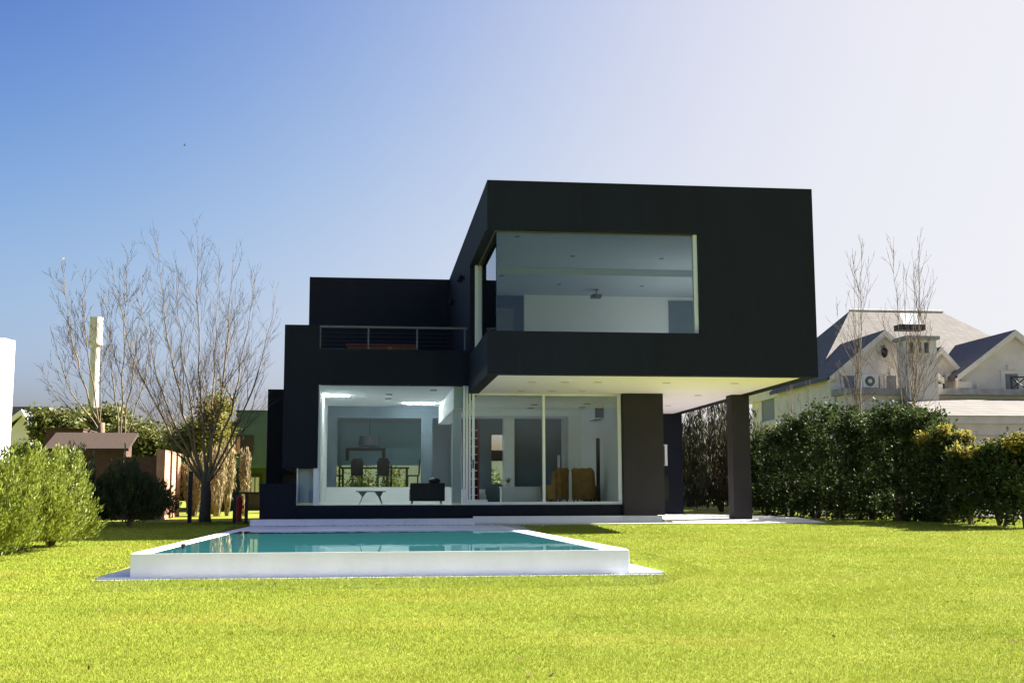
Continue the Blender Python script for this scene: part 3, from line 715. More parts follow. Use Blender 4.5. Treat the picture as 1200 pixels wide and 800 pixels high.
# --- bare trees
def bare_tree(name, label, base, limbs, seed, barkmat, group=None, twig=1.0, trunk=None, twr=.0075, dens=1.0, leaves=None):
    rng = np.random.default_rng(seed); base = Vector(base)
    t = thing(name, label, 'tree', base, group)
    tb, br, lb_ = MB(), MB(), MB(); tips = []
    fork = base
    if trunk:
        h, r = trunk
        tb.tube([base-Vector((0, 0, .1)), base+Vector((.0, 0, h*.3)), base+Vector((.02, 0, h*.75)), base+Vector((0, 0, h*1.15))], [r*1.35, r*1.05, r, r*.8], 10)
        fork = base+Vector((0, 0, h))
    def grow(mb, p, d, L, r, lev, side):
        n = max(4, int(L/.35)) if lev < 2 else 4
        pts = [p.copy()]; q = p.copy(); dd = d.copy()
        for i in range(n):
            jit = Vector(rng.normal(size=3))*(.03 if lev < 1 else .042)
            dd = (dd+jit+Vector((0, 0, .055 if lev < 2 else .04))).normalized()
            q = q+dd*(L/n); pts.append(q.copy())
        rad = [max(r*(1-i/n)**.8, twr*.6) for i in range(n+1)]
        mb.tube(pts, rad, 7 if lev == 0 else (4 if lev == 1 else 3), cap=False)
        if lev >= 3: tips.append(q); return
        cnt = int({0: 3.4, 1: 5.4, 2: 5.2}[lev]*L*dens*(1 if lev < 2 else twig))
        for k in range(cnt):
            u = (.22+.78*rng.random()) if lev == 0 else (.1+.9*rng.random())
            i = min(int(u*n), n-1); pp = pts[i].lerp(pts[i+1], u*n-i)
            ax = (pts[i+1]-pts[i]).normalized()
            a = rng.random()*6.283; perp = ax.cross(Vector((math.cos(a), math.sin(a), .3))).normalized()
            ang = R(rng.uniform(18, 42) if lev < 1 else rng.uniform(14, 34))
            nd = (ax*math.cos(ang)+perp*math.sin(ang)).normalized()
            LL = L*(1-u*.6)*rng.uniform(.28, .5) if lev == 0 else L*rng.uniform(.32, .62)*(1-.35*u)
            grow(br, pp, nd, max(LL, .25), max(rad[i]*.5, twr), lev+1, side)
    for (tx, ty, tz, r) in limbs:
        tgt = Vector((tx, ty, tz)); v = tgt-fork; L = v.length
        d0 = (v.normalized()*.8+Vector((v.x, v.y, 0)).normalized()*.25 if Vector((v.x, v.y, 0)).length > .1 else v.normalized()).normalized()
        # a limb bends outward first and then rises to its target
        n = max(6, int(L/.6)); pts = []
        bow = Vector((v.x, v.y, 0))*.22
        for i in range(n+1):
            u = i/n
            pts.append(fork+v*u+bow*math.sin(u*math.pi)*.7+Vector(rng.normal(size=3))*.035*(1 if i else 0))
        rad = [max(r*.54*(1-u/n)**.95, .007) for u in range(n+1)]
        lb_.tube(pts, rad, 7, cap=False)
        for k in range(int(L*4.2*dens)):
            u = .2+.8*rng.random(); i = min(int(u*n), n-1); pp = pts[i].lerp(pts[i+1], u*n-i)
            ax = (pts[i+1]-pts[i]).normalized(); a = rng.random()*6.283
            perp = ax.cross(Vector((math.cos(a), math.sin(a), .3))).normalized(); ang = R(rng.uniform(15, 45))
            nd = (ax*math.cos(ang)+perp*math.sin(ang)+Vector((0, 0, .15))).normalized()
            grow(br, pp, nd, L*(1.05-u*.75)*rng.uniform(.2, .40), max(rad[i]*.42, twr*1.3), 1, 0)
    if trunk: tb.build('trunk', M['bark_dark'] if trunk[1] > .16 else barkmat, t, smooth=True)  # thick trunk gets darker bark that stands in for the house's shade
    lb_.build('limbs', barkmat, t, smooth=True)
    br.build('branches', M['twig'], t)
    if leaves:
        sel = [p for p in tips if leaves(p)]
        if sel:
            P = np.array([list(p) for p in sel]); P = np.repeat(P, 2, 0)+rng.normal(size=(len(P)*2, 3))*.05; n = len(P)
            A = randdir(rng, n)*.085; B = unit(np.cross(A, randdir(rng, n)))*.045
            leafmesh('leaves', M['leaf_pale'], P, A, B, t)
    return t
def limb(px, py, Y, r, dy=0):
    p = at(px, py, Y+dy); return (p.x, p.y, p.z, r)
Y = 40.5; bp_ = at(240, 606, Y)
bare_tree('bare_tree', 'large bare tree with a trunk toned dark for shade, dividing low into many limbs, left of the house', (bp_.x, Y, .64),
    [limb(133, 322, Y, .085, .8), limb(165, 352, Y, .09, -.8), limb(185, 287, Y, .09, .5), limb(207, 322, Y, .075, -1.2), limb(232, 277, Y, .095, .3), limb(258, 312, Y, .08, 1.4),
     limb(275, 297, Y, .09, -.5), limb(300, 322, Y, .085, .8), limb(322, 352, Y, .08, -.8), limb(312, 422, Y, .06, 1), limb(150, 422, Y, .06, -.5)], 11, M['bark'], trunk=(1.15, .17), dens=.70, twr=.0045)
Y = 50; bp_ = at(118, 520, Y)
bare_tree('bare_tree', 'bare pale tree with a few last leaves at its top, rising by the round tower', (bp_.x, Y, 1.0),
    [limb(72, 307, Y, .075, .5), limb(98, 322, Y, .07, -.5), limb(60, 382, Y, .06, .8), limb(50, 432, Y, .05, 0), limb(120, 342, Y, .05, .5)], 21, M['bark'], trunk=(3.0, .15), dens=.62, twr=.008,
    leaves=lambda p: p.z > 1.35+(588-318)*50/1418 and p.x < -11.4)
bp_ = at(142, 520, Y+2)
bare_tree('bare_tree', 'slender bare tree behind the shed, between the round tower and the large bare tree', (bp_.x, Y+2, 1.0),
    [limb(128, 332, Y, .07, 2), limb(148, 302, Y, .075, 1.5), limb(168, 322, Y, .07, 3), limb(180, 392, Y, .06, 2), limb(196, 442, Y, .05, 2)], 31, M['bark'], trunk=(2.6, .15), dens=.6, twr=.008)
# poplars on the right, before the white house
def poplar(label, px, Y, top, nst, seed, spread=.5, base=None):
    rng = np.random.default_rng(seed); p = at(px, 500, Y); z0 = gz(p.x, Y)
    L = []
    for k in range(nst):
        q = at(px+rng.uniform(-1, 1)*spread*1418/Y, top+abs(rng.normal())*(25 if k else 0), Y+rng.uniform(-.6, .6)); L.append((q.x, q.y, q.z, .075 if k == 0 else .055))
    return bare_tree('bare_poplar', label, (p.x, Y, z0), L, seed, M['poplar'], 'bare poplars before the white house', trunk=(1.2, .10), dens=.36, twr=.008)
poplar('tall narrow bare poplar with twin tips, nearer the black box', 1000, 47, 284, 3, 41, .35)
poplar('bare poplar of several wide stems in front of the white chimney', 1062, 46, 285, 6, 42, .9)
poplar('low bare sapling between the black column and the tall twin poplar', 936, 50, 436, 6, 44, .5)

# --- sunlit shrubs at the left edge of the lawn
def needle_shrub(label, x, y, h, w, n, seed, m, group, size=.044, stem=True, name='shrub'):
    rng = np.random.default_rng(seed); z0 = gz(x, y)
    t = thing(name, label, 'shrub', (x, y, z0), group)
    b = MB(); stems(b, (x, y, z0-.05), rng, 9, h*.7, w*.7, .028)
    b.build('stem', M['bark'], t)
    ns = 620
    d = randdir(rng, ns); d[:, 2] = abs(d[:, 2])*1.0+.05; d = unit(d)
    bum = 1+.15*np.sin(d[:, 0]*6+seed)+.15*np.sin(d[:, 1]*5+seed*2)
    base = np.array([x, y, z0+h*.22])
    r = .45+.55*rng.random(ns)**.6
    tip = base+d*(r*bum)[:, None]*np.array([w, w, h*.78])
    k = rng.integers(0, ns, n); u = rng.random(n)
    sd = unit(d[k]*np.array([.6, .6, 1])+np.array([0, 0, .5]))
    P = tip[k]-sd*(u*.38)[:, None]+rng.normal(size=(n, 3))*.045*(.4+u)[:, None]
    A = unit(sd+randdir(rng, n)*.55)*(size*(.7+.6*rng.random(n)))[:, None]
    B = unit(np.cross(A, randdir(rng, n)))*.0125
    leafmesh('foliage', m, P, A, B, t)
    return t

G = 'sunlit shrubs at the left edge of the lawn'
needle_shrub('bright green feathery shrub nearest the viewer, cut by the left picture edge', -6.3, 20.6, 1.80, 1.25, 36000, 61, M['leaf_shrub'], G)
needle_shrub('tallest bright green feathery shrub, in front of the tile-roofed shed', -6.15, 23.0, 1.98, 1.3, 40000, 62, M['leaf_shrub'], G)
needle_shrub('bright green feathery shrub on a pale crooked stem, nearest the pool', -5.95, 24.4, 1.7, .92, 30000, 63, M['leaf_shrub'], G)
G = 'dark shaded shrubs beside the shed'
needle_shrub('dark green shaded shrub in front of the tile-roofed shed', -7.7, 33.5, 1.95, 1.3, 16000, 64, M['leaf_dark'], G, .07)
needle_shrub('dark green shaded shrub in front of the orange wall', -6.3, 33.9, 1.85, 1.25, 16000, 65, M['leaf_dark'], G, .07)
# far trees and bushes
def round_tree(name, label, px, py, Y, rx, rz, n, seed, m, size=.11, group=None):
    rng = np.random.default_rng(seed); c = at(px, py, Y); z0 = gz(c.x, Y)
    t = thing(name, label, 'tree', (c.x, Y, z0), group)
    MB().tube([(c.x, Y, z0-.1), (c.x+.1, Y, (z0+c.z)/2), (c.x, Y, c.z)], [.16, .12, .05], 7).build('trunk', M['bark_dark'], t)
    parts = [crown(rng, n, (c.x, Y, c.z), (rx, rx*.9, rz), .22, .3, size, .3, n//40)]
    for k in range(5):
        a = rng.random()*6.28; parts.append(crown(rng, n//8, (c.x+math.cos(a)*rx*.6, Y+math.sin(a)*rx*.5, c.z+rz*rng.uniform(-.1, .7)), (rx*.4, rx*.4, rz*.4), .18, .3, size, .3, 12))
    leafmesh('crown', m, *cat3(parts), t)
G = 'leafy trees behind the shed'
round_tree('leafy_tree', 'olive green leafy tree between the far gable and the round tower', 66, 506, 62, 1.25, 1.15, 4000, 71, M['leaf_mid'], group=G)
round_tree('leafy_tree', 'darker leafy tree in front of the far grey gable', 31, 540, 66, .85, .7, 2000, 72, M['leaf_dark'], group=G)
round_tree('leafy_tree', 'bright leafy tree right of the shed roof, above the orange wall', 165, 520, 58, 1.6, 1.0, 4500, 73, M['leaf_mid'], group=G)
round_tree('leafy_tree', 'leafy tree with yellowing top just right of the large bare tree', 251, 505, 51, .68, 1.55, 2400, 74, M['leaf_yellow'], .08, group=G)
round_tree('leafy_tree', 'leafy tree behind the large bare tree, against the old green wall', 225, 520, 52, 1.0, .9, 2600, 75, M['leaf_mid'], .09, group=G)
round_tree('leafy_tree', 'leafy tree rising behind the shed between tower and bare limbs', 120, 500, 64, 1.4, 1.1, 3000, 76, M['leaf_mid'], group=G)
# dry reeds below the green house
rng = np.random.default_rng(81)
def reeds(label, px, Y, h, n, w):
    c = at(px, 600, Y); z0 = gz(c.x, Y)
    t = thing('pampas_grass', label, 'plant', (c.x, Y, z0), 'dry reeds behind the large bare tree')
    a = rng.random(n)*6.28; s = rng.random(n)**.5
    base = np.stack([c.x+np.cos(a)*s*w*.35, Y+np.sin(a)*s*w*.35, np.full(n, z0)], 1)
    tip = np.stack([c.x+np.cos(a)*s*w, Y+np.sin(a)*s*w, z0+h*(.4+.6*rng.random(n))], 1)
    parts = []
    for k in range(6):
        u0, u1 = k/6, (k+1)/6
        p = base+(tip-base)*((u0+u1)/2); p[:, :2] += (tip-base)[:, :2]*.25*((u0+u1)/2)**2
        A_ = (tip-base)*(.5/6+.02); B_ = unit(np.cross(A_, randdir(rng, n)))*(.022*(1-u0*.6))
        parts.append((p, A_, B_))
    leafmesh('blades', M['reed'], *cat3(parts), t)
    n2 = 900; kk = rng.integers(0, n, n2); sel = tip[kk]
    P = sel+rng.normal(size=(n2, 3))*np.array([.05, .05, .2]); A_ = np.stack([rng.normal(size=n2)*.02, rng.normal(size=n2)*.02, np.full(n2, .09)], 1); B_ = unit(np.cross(A_, randdir(rng, n2)))*.02
    leafmesh('plumes', M['reed'], P, A_, B_, t)
reeds('dry pale reeds close to the large bare trunk', 254, 48.5, 2.5, 150, .34)
reeds('dry pale reeds between the bare trunk and the black gate', 266, 49, 2.7, 110, .24)
reeds('tall dry pale reed plumes directly behind the black gate', 286, 48, 2.3, 36, .16)
reeds('short dry reeds left of the large bare trunk', 226, 49, 2.2, 160, .45)

# ------------------------------------------------------------------ left neighbours
t = thing('boundary_wall', 'tall white wall end at the left picture edge', 'wall', (-8.2, 25.2, .3))
q = at(5, 396, 25); MB().prism([(q.x, 25, .2), (q.x+.10, 25.42, .2), (q.x-2.0, 26.0, .2), (q.x-2.2, 24.1-.35, .2)], (0, 0, q.z-.2)).build('wall', M['white'], t)
# tile-roofed shed
s = thing('garden_shed', 'brown brick shed with a clay tile roof behind the shrubs', 'shed', (-10.4, 46, .7))
xl, xr = at(62, 540, 45).x, at(145, 540, 45).x
zE, zR = at(100, 526, 45).z, at(100, 508, 46.2).z
MB().box(xl, xr, 45, 46.4, .5, zE-.05).build('wall', M['brickdark'], s)
MB().prism([(xl-.3, 44.75, zE-.08), (xl-.3, 44.75, zE+.02), (xl-.3, 46.5, zR+.06), (xl-.3, 46.5, zR-.06)], (xr-xl+.5, 0, 0)).build('roof', M['tile'], s)
MB().prism([(xl, 45, zE-.05), (xl, 46.4, zR-.1), (xl, 46.4, zE-.05)], (xr-xl, 0, 0)).build('upper_wall', M['brickdark'], s)
MB().box(xl+.5, xl+1.3, 44.95, 44.998, .6, 2.5).build('door', M['darkwood'], s)
s = thing('brick_building', 'dark brown flat-roofed building behind the tile-roofed shed', 'building', (-12.5, 51, .8))
MB().box(at(52, 540, 49).x, at(96, 540, 49).x, 49, 53, .5, at(60, 503, 49).z).build('wall', M['brickdark'], s)
MB().box(at(51, 540, 49).x, at(97, 540, 49).x, 48.9, 53.1, at(60, 503, 49).z, at(60, 501.5, 49).z).build('coping', M['tile'], s)
s = thing('orange_wall', 'orange rendered garden wall with its right end lit by the sun', 'wall', (-8.3, 46, .6))
zt = at(200, 527, 45.2).z
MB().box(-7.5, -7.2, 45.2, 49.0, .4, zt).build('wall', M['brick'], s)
MB().box(-10.0, -7.502, 45.2, 45.5, .4, zt-.25).build('front_wall', M['brickdark'], s)  # shaded face of the orange wall, the shade put into a darker colour
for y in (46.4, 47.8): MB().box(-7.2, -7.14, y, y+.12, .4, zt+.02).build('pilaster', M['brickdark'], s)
# round tower
p = at(108, 500, 70); x = p.x
s = thing('water_tower', 'round pale column tower with a wider head among the bare branches', 'tower', (x, 70, 1))
zt, zn = at(108, 372, 70).z, at(108, 402, 70).z
MB().tube([(x, 70, .9), (x, 70, zn)], [.30, .25], 20).build('shaft', M['cream'], s)
MB().tube([(x, 70, zn), (x, 70, zt)], .36, 20).build('tank', M['cream'], s)
MB().tube([(x, 70, zn-.12), (x, 70, zn+.02)], .39, 20).build('collar', M['creamtrim'], s)
# far gable
s = thing('far_house', 'distant grey-roofed house gable beside the white wall end', 'house', (-25, 85, 1.3))
a0, a1, ap = at(5, 520, 84), at(42, 506, 84), at(27, 480, 84)
MB().prism([(a0.x, 84, 1), (a1.x-.3, 84, 1), (a1.x-.3, 84, a1.z-.2), (ap.x, 84, ap.z-.35), (a0.x, 84, a0.z+.5)], (0, 7, 0)).build('wall', M['cream'], s)
MB().prism([(a1.x, 83.6, a1.z-.35), (a1.x, 83.6, a1.z), (ap.x, 83.6, ap.z), (ap.x-2.5, 83.6, ap.z-2.0), (ap.x-2.5, 83.6, ap.z-2.3), (ap.x, 83.6, ap.z-.33)], (0, .4, 0)).build('barge_board', M['white'], s)
MB().prism([(ap.x, 84.0, ap.z), (a1.x, 84.0, a1.z), (a1.x, 84.0, a1.z-.15), (ap.x, 84.0, ap.z-.15), (ap.x-4, 84, ap.z-3), (ap.x-4, 84, ap.z-2.8)], (0, 8, 0)).build('roof', M['slatedark'], s)
MB().box(at(4, 480, 92).x, ap.x-.4, 92.1, 96, at(0, 500, 92).z, at(0, 476, 92).z).build('rear_roof', M['slate'], s)
# green house
s = thing('green_house', 'flat-roofed green house behind the black house', 'house', (-5, 56, .9))
GY = 55
x0, x1 = at(277, 500, GY).x, at(345, 500, GY).x
zt, zm = at(290, 482, GY).z, at(290, 547, GY).z
MB().box(x0, x1, GY, GY+5, zm, zt).build('upper_storey', M['green'], s)
MB().box(x0-.05, x1, GY-.05, GY+5.05, zt, zt+.06).build('parapet_cap', M['greendark'], s)
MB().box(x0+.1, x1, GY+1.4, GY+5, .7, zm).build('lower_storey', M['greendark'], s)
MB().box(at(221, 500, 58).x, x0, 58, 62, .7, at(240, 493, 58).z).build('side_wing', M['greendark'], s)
wa, wb = at(276, 510, GY), at(297, 533, GY)
wn = MB().box(wa.x, wb.x, GY-.04, GY-.002, wb.z, wa.z).build('window', M['darkwood'], s)
MB().box(at(286, 0, GY).x, at(290, 0, GY).x, GY-.06, GY-.041, wb.z+.06, wa.z-.06).box(at(291, 0, GY).x, at(295, 0, GY).x, GY-.06, GY-.041, wb.z+.06, wa.z-.06).build('shutter', M['brick'], wn)
da, db = at(295, 559, GY+1.4), at(303, 592, GY+1.4)
dn = MB().box(da.x-.15, db.x+.15, GY+1.35, GY+1.398, .8, da.z+.15).build('door', M['darkwood'], s)
MB().box(da.x, da.x+.13, GY+1.32, GY+1.349, 1.7, da.z).box(da.x+.18, db.x, GY+1.32, GY+1.349, 1.7, da.z).build('glazing', M['frame'], dn)
q = at(308, 570, GY+1.4); MB().tube([(q.x, GY+1.25, q.z-.1), (q.x, GY+1.25, q.z+.1)], .1, 10).build('wall_lamp', M['plastic'], s)
# gate, posts and the red cylinder
GYt = 37.0
s = thing('garden_gate', 'black metal gate frame at the left corner of the black house', 'gate', (-3.7, GYt, .65))
xa, xb, xc = at(273, 590, GYt).x, at(287, 590, GYt).x, at(305, 590, GYt).x
ztop = at(290, 577, GYt).z
MB().box(xa, xa+.09, GYt, GYt+.09, .6, ztop-.04).build('post', M['blackmetal'], s)
MB().box(xb, xb+.09, GYt, GYt+.09, .6, ztop-.04).build('post', M['blackmetal'], s)
MB().box(xa, xc+.6, GYt, GYt+.06, ztop-.04, ztop+.02).build('top_rail', M['blackmetal'], s)
s = thing('dark_post', 'dark timber post left of the large bare trunk', 'post', (at(222, 600, 39).x, 39, .65))
x = at(222, 600, 39).x
MB().box(x-.06, x+.06, 39, 39.12, .6, at(222, 553, 39).z).build('post', M['blackmetal'], s)
MB().box(x-.075, x+.075, 38.985, 39.135, at(222, 553, 39).z, at(222, 553, 39).z+.03).build('cap', M['blackmetal'], s)
q = at(280, 603, 41); x = q.x
s = thing('fire_hydrant', 'red hydrant behind the black gate', 'hydrant', (x, 41, .65))
MB().lathe((x, 41, .65), [(.13, 0), (.13, .05), (.095, .06), (.095, .62), (.12, .64), (.12, .70), (.10, .74), (.06, .83), (.02, .86)], 16).build('body', M['red'], s, smooth=False)
MB().tube([(x-.16, 41, 1.15), (x+.16, 41, 1.15)], .055, 10).build('nozzle', M['red'], s)
for k, (px, top, Yp, lb) in enumerate(((110, 529, 41, 'thin grey pole in front of the middle of the shed'), (147, 520, 41, 'thin grey pole at the right end of the shed'))):
    q = at(px, top, Yp); s = thing('thin_pole', lb, 'pole', (q.x, Yp, .7), 'thin poles before the shed')
    MB().tube([(q.x, Yp, .6), (q.x, Yp, q.z)], .028, 8).build('pole', M['metal'], s); MB().tube([(q.x, Yp, q.z), (q.x, Yp, q.z+.03)], .04, 8).build('cap', M['metal'], s)
q = at(87, 537, 36); s = thing('fence_post', 'short white post with a bracket arm rising above the green shrubs', 'post', (q.x, 36, .7))
MB().box(q.x-.05, q.x+.05, 36, 36.1, .6, q.z).build('post', M['white'], s); MB().box(q.x-.16, q.x-.052, 36.02, 36.06, q.z-.06, q.z-.02).build('bracket', M['white'], s)
# garden hose hoop near the hedge
q = at(960, 603, 38)
s = thing('garden_hose', 'dark hose arching up in a hoop at the foot of the hedge', 'hose', (q.x, 38, .66))
pts = [(q.x-.18, 38, .62)]+[(q.x-.18*math.cos(math.pi*i/8)+.05, 38+.02*i, .66+.30*math.sin(math.pi*i/8)) for i in range(9)]+[(q.x+.9, 38.3, .7), (q.x+2.0, 38.2, .69)]
MB().tube(pts, .022, 7).build('tube', M['metal'], s, smooth=True)

# ------------------------------------------------------------------ the white house on the right
Wh = thing('white_house', 'large white neighbouring house with slate hip roof and gables', 'house', (28, 60, 1.0))
eY = 60
xe = at(958, 440, eY).x; ze = at(958, 440, eY).z
rl_, rr_ = at(996, 364, 66), at(1104, 365, 66)
xr = xe+ (rr_.x-rl_.x) + 2*(rl_.x-xe)
MB().box(xe+.3, xr-.3, 60.3, 71.7, .6, ze-.02).build('wall', M['cream'], Wh)
b = MB()
E0, E1, E2, E3 = (xe, 60, ze), (xr, 60, ze), (xr, 72, ze), (xe, 72, ze); A0, A1 = (rl_.x, 66, rl_.z), (rr_.x, 66, rl_.z)
b.quad(E0, E1, A1, A0).quad(E2, E3, A0, A1).quad(E1, E2, A1).quad(E0, E3, E2, E1)
b.build('roof', M['slate'], Wh)
MB().quad(E3, E0, A0).build('roof_hip', M['slatedark'], Wh)  # slope turned from the sun, its shade put into a darker slate
MB().box(xe+.05, xr-.05, 60.05, 71.95, ze-.55, ze-.003).build('cornice', M['creamtrim'], Wh)
def wgable(apx, apy, elx, ely, Yf, depth, win=None, over=.35):
    a = at(apx, apy, Yf); e = at(elx, ely, Yf); hw = a.x-e.x; dz = a.z-e.z
    xl, xr = e.x, a.x+hw
    g = MB().prism([(xl+over, Yf+.3, 1), (xr-over, Yf+.3, 1), (xr-over, Yf+.3, e.z+over*dz/hw-.12), (a.x, Yf+.3, a.z-.14), (xl+over, Yf+.3, e.z+over*dz/hw-.12)], (0, depth-.6, 0)).build('gable_wall', M['cream'], Wh)
    for sgn in (-1, 1):
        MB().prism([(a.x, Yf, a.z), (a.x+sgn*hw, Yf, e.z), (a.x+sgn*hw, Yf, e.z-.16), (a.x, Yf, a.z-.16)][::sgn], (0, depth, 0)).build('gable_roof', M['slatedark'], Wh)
        MB().prism([(a.x, Yf-.04, a.z-.02), (a.x+sgn*hw, Yf-.04, e.z-.02), (a.x+sgn*hw, Yf-.04, e.z-.30), (a.x, Yf-.04, a.z-.34)][::sgn], (0, .28, 0)).build('barge_board', M['creamtrim'], Wh)
        # cornice return
        MB().box(*(sorted((a.x+sgn*(hw-.05), a.x+sgn*(hw-.75)))), Yf+.05, Yf+.29, e.z-.65, e.z-.31).build('cornice_return', M['creamtrim'], Wh)
    return a, e
wgable(1037, 386, 972, 441, 57, 9)
wgable(1103, 406, 1083, 430, 57.5, 6, over=.15)
wgable(1190, 386, 1122, 439, 56.5, 9)
def wwin(x0, y0, x1, y1, Y, m, fr=.12, name='window'):
    a, b_ = at(x0, y0, Y), at(x1, y1, Y)
    w = MB().box(a.x, b_.x, Y-.02, Y+.1, b_.z, a.z).build(name, m, Wh)
    MB().box(a.x-fr, a.x, Y-.06, Y+.1, b_.z, a.z+fr).box(b_.x, b_.x+fr, Y-.06, Y+.1, b_.z, a.z+fr).box(a.x, b_.x, Y-.06, Y+.1, a.z, a.z+fr).box(a.x-fr-.05, b_.x+fr+.05, Y-.12, Y+.1, b_.z-.1, b_.z).build('frame', M['creamtrim'], w)
    n = 12; mb = MB()
    for k in range(n): mb.box(a.x+.02, b_.x-.02, Y-.035, Y-.021, b_.z+(a.z-b_.z)*k/n+.01, b_.z+(a.z-b_.z)*(k+.75)/n)
    if m is M['shutter']: mb.build('shutter', m, w)
    else: MB().box((a.x+b_.x)/2-.03, (a.x+b_.x)/2+.03, Y-.04, Y-.021, b_.z, a.z).box(a.x, (a.x+b_.x)/2-.031, Y-.04, Y-.021, (a.z+b_.z)/2-.02, (a.z+b_.z)/2+.02).build('glazing_bar', M['frame_dark'], w)
wwin(1177, 438, 1194, 466, 56.8, M['shutter'], .2)
MB().box(at(1181, 430, 56.7).x, at(1189, 430, 56.7).x, 56.66, 56.79, at(1185, 433, 56.7).z, at(1185, 427, 56.7).z).build('keystone', M['creamtrim'], Wh)
wwin(1092, 440, 1107, 461, 57.8, M['winglass'], .12)
wwin(987, 440, 1001, 457, 57.3, M['shutter'], .1)
wwin(1038, 440, 1050, 458, 57.3, M['shutter'], .1)
wwin(1022, 441, 1031, 458, 57.3, M['tan'], .06, 'door')
# window in the left side wall
yy0, yy1 = 67.3, 69.6; z0_, z1_ = 1.35+(582-487)*68.3/1418, 1.35+(582-458)*68.3/1418
w = MB().box(xe+.24, xe+.29, yy0, yy1, z0_, z1_).build('window', M['shutter'], Wh)
MB().box(xe+.18, xe+.299, yy0-.5, yy0, z0_-.1, z1_).box(xe+.18, xe+.299, yy1, yy1+.2, z0_-.1, z1_).box(xe+.10, xe+.299, yy0-.6, yy1+.3, z0_-.4, z0_-.1).build('frame', M['creamtrim'], w)
# balcony ledge, low extension, railing
zl = at(1100, 456, 56).z
MB().box(at(985, 456, 56).x, xr, 55.6, 57.2, zl-.3, zl).build('balcony_ledge', M['greytrim'], Wh)
MB().box(at(990, 456, 56).x, xr, 55.9, 57.1, 1, zl-.3).build('lower_wall', M['cream'], Wh)
xe2 = at(1096, 487, 52).x; z2 = at(1150, 487, 52).z; z3 = at(1150, 468, 55.8).z
MB().prism([(xe2, 51.8, z2), (xe2, 55.59, z3), (xe2, 55.59, z2)], (xr-xe2, 0, 0)).build('extension_roof', M['slate'], Wh)
MB().box(xe2+.1, xr, 51.9, 55.5, z2-.35, z2-.002).box(xe2+.3, xr, 52.1, 55.5, z2-.85, z2-.35).build('extension_cornice', M['creamtrim'], Wh)
MB().box(xe2+.5, xr, 52.3, 55.5, .7, z2-.85).build('extension_wall', M['cream'], Wh)
ra, rb = at(1184, 466, 55.9), at(1215, 479, 55.9)
b = MB()
for k in range(3):
    xx0 = ra.x+k*.75; xx1 = xx0+.75
    b.box(xx0-.03, xx0+.03, 55.7, 55.76, zl, zl+.62)
    b.tube([(xx0, 55.73, zl+.02), (xx1, 55.73, zl+.58)], .03, 5).tube([(xx0, 55.73, zl+.58), (xx1, 55.73, zl+.02)], .03, 5)
b.box(ra.x-.03, ra.x+2.3, 55.69, 55.77, zl+.58, zl+.64)
b.build('balcony_railing', M['blackmetal'], Wh)
# chimney
c0, c1 = at(1056, 480, 56.2), at(1086, 400, 56.2)
ch = MB().box(c0.x, c1.x, 55.2, 56.4, 3, c1.z-.05).build('chimney', M['cream'], Wh)
MB().box(c0.x-.15, c1.x+.12, 55.05, 56.55, c1.z-.05, c1.z+.12).build('cap', M['greytrim'], ch)
for k in range(3): MB().box(c0.x+.1+k*.38, c0.x+.3+k*.38, 55.17, 55.199, c1.z-.7, c1.z-.2).build('vent', M['winglass'], ch)
MB().tube([(xe-.06, 60.0, ze+.02), (xe-.06, 72.0, ze+.02)], .07, 6).build('gutter', M['greytrim'], Wh)
for yy in (61.2, 66.2): MB().tube([(xe+.22, yy, ze-.55), (xe+.22, yy, 1)], .05, 6).build('downpipe', M['creamtrim'], Wh)
xg = at(1138, 440, 56.7).x; MB().tube([(xg+.3, 56.7, ze-.7), (xg+.3, 56.7, 6.3)], .05, 6).build('downpipe', M['creamtrim'], Wh)
MB().tube([(rl_.x-.05, 66, rl_.z+.03), (rr_.x+.05, 66, rl_.z+.03)], .07, 8).build('ridge_tiles', M['cream'], Wh)
# roof hatch standing open
h0 = at(1050, 382, 62.3)
MB().box(h0.x, h0.x+1.5, 61.9, 62.6, h0.z-.25, h0.z+.05).build('roof_hatch', M['blackmetal'], Wh)
MB().prism([(h0.x+.3, 62.0, h0.z+.051), (h0.x+1.35, 62.0, h0.z+.051), (h0.x+1.35, 62.5, h0.z+.75), (h0.x+.3, 62.5, h0.z+.75)], (0, .06, 0)).build('hatch_lid', M['plastic'], Wh)
q = at(1035, 411, 57.2)
MB().box(q.x-.03, q.x+.03, 57.0, 57.29, q.z+.2, q.z+.26).lathe((q.x, 57.05, q.z-.35), [(.06, 0), (.15, .12), (.17, .4), (.05, .52)], 8).build('wall_lantern', M['blackmetal'], Wh)
q = at(1021, 461, 55.9)
t = thing('air_conditioner', 'white outdoor air conditioner unit standing on the white house ledge', 'air conditioner', (q.x, 56, zl))
MB().box(q.x-.38, q.x+.38, 55.85, 56.2, zl+.04, zl+.66).build('body', M['plastic'], t, bevel=.02)
MB().tube([(q.x-.06, 55.849, zl+.36), (q.x-.06, 55.83, zl+.36)], .25, 18).build('fan_grille', M['lens'], t)
MB().tube([(q.x-.06, 55.829, zl+.36), (q.x-.06, 55.815, zl+.36)], .10, 14).build('fan_hub', M['plastic'], t)
for s_ in (-.3, .24): MB().box(q.x+s_, q.x+s_+.06, 55.9, 56.15, zl, zl+.039).build('foot', M['blackmetal'], t)

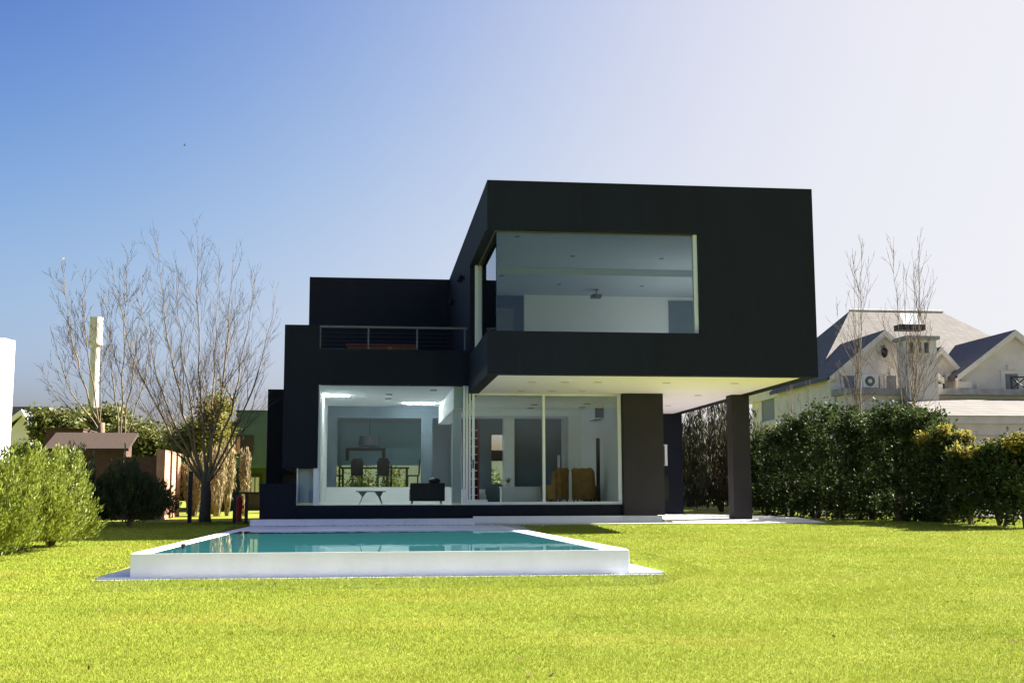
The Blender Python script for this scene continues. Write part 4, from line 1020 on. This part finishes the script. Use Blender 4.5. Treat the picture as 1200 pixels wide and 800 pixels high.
# a bird far off in the sky
q = at(216.5, 170.5, 120)
t = thing('bird', 'small dark bird far off in the blue sky', 'bird', q)
MB().tube([(q.x-.14, q.y, q.z+.02), (q.x-.05, q.y, q.z), (q.x+.06, q.y, q.z), (q.x+.16, q.y, q.z-.02)], [.01, .05, .05, .01], 8).build('body', M['lens'], t)
for s_ in (-1, 1): MB().quad((q.x-.05, q.y, q.z), (q.x+.06, q.y, q.z), (q.x+.06, q.y+s_*.25, q.z+.10), (q.x+.0, q.y+s_*.28, q.z+.12)).build('wing', M['lens'], t)

# ------------------------------------------------------------------ garden behind the house, seen through the rear window
t = thing('garden_wall', 'white garden wall behind the house seen through the low rear window', 'wall', (1, 60, 1))
MB().box(-1.9, 9, 60, 60.25, .6, 3.4).build('wall', M['white'], t)
MB().box(-1.65, 9.05, 59.95, 60.3, 3.4, 3.48).build('coping', M['white'], t)
for k, (x, y, r_, lb) in enumerate(((-1.75, 53, .8, 'sunlit leafy bush at the left end of the low rear window'), (-.1, 55, .7, 'sunlit leafy bush behind the left dining chair, outside the rear window'), (1.2, 55, .75, 'sunlit leafy bush behind the right dining chair, outside the rear window'), (5.3, 54, .8, 'sunlit leafy bush outside the narrow rear window of the sitting room'))):
    rng = np.random.default_rng(300+k)
    t = thing('garden_bush', lb, 'shrub', (x, y, 1.0), 'bushes outside the rear window')
    b = MB(); stems(b, (x, y, .9), rng, 5, 1.2, .5, .03); b.build('stem', M['bark'], t)
    leafmesh('foliage', M['leaf_mid'], *crown(rng, 1600, (x, y, 2.0), (r_, r_, .95), .15, .3, .07, .3), t)

# ------------------------------------------------------------------ a few dead leaves lying on the lawn
rng = np.random.default_rng(77)
n = 190
yl = 8*(33/8)**rng.random(n); xl_ = ((-80-428)/1418+(1290+80)/1418*rng.random(n))*yl
xl_[:90] = -5.6+rng.normal(size=90)*1.6; yl[:90] = 24+rng.normal(size=90)*4
ok = ~((xl_ > -3.7) & (xl_ < 4.3) & (yl > 16.3))
xl_, yl = xl_[ok], yl[ok]; n = len(xl_)
P = np.stack([xl_, yl, .33+.0206*(np.minimum(yl, 33)-17)+.022], 1)
A = randdir(rng, n); A[:, 2] *= .3; A = unit(A)*(.022+.02*rng.random(n))[:, None]; B = unit(np.cross(A, randdir(rng, n)*.3+[0, 0, 1]))*.016
o = leafmesh('fallen_leaves', M['leaf_fallen'], P, A, B, loc=(0, 18, .3)); o['kind'] = 'stuff'; o['label'] = 'scattered small dead leaves on the lawn'; o['category'] = 'leaves'
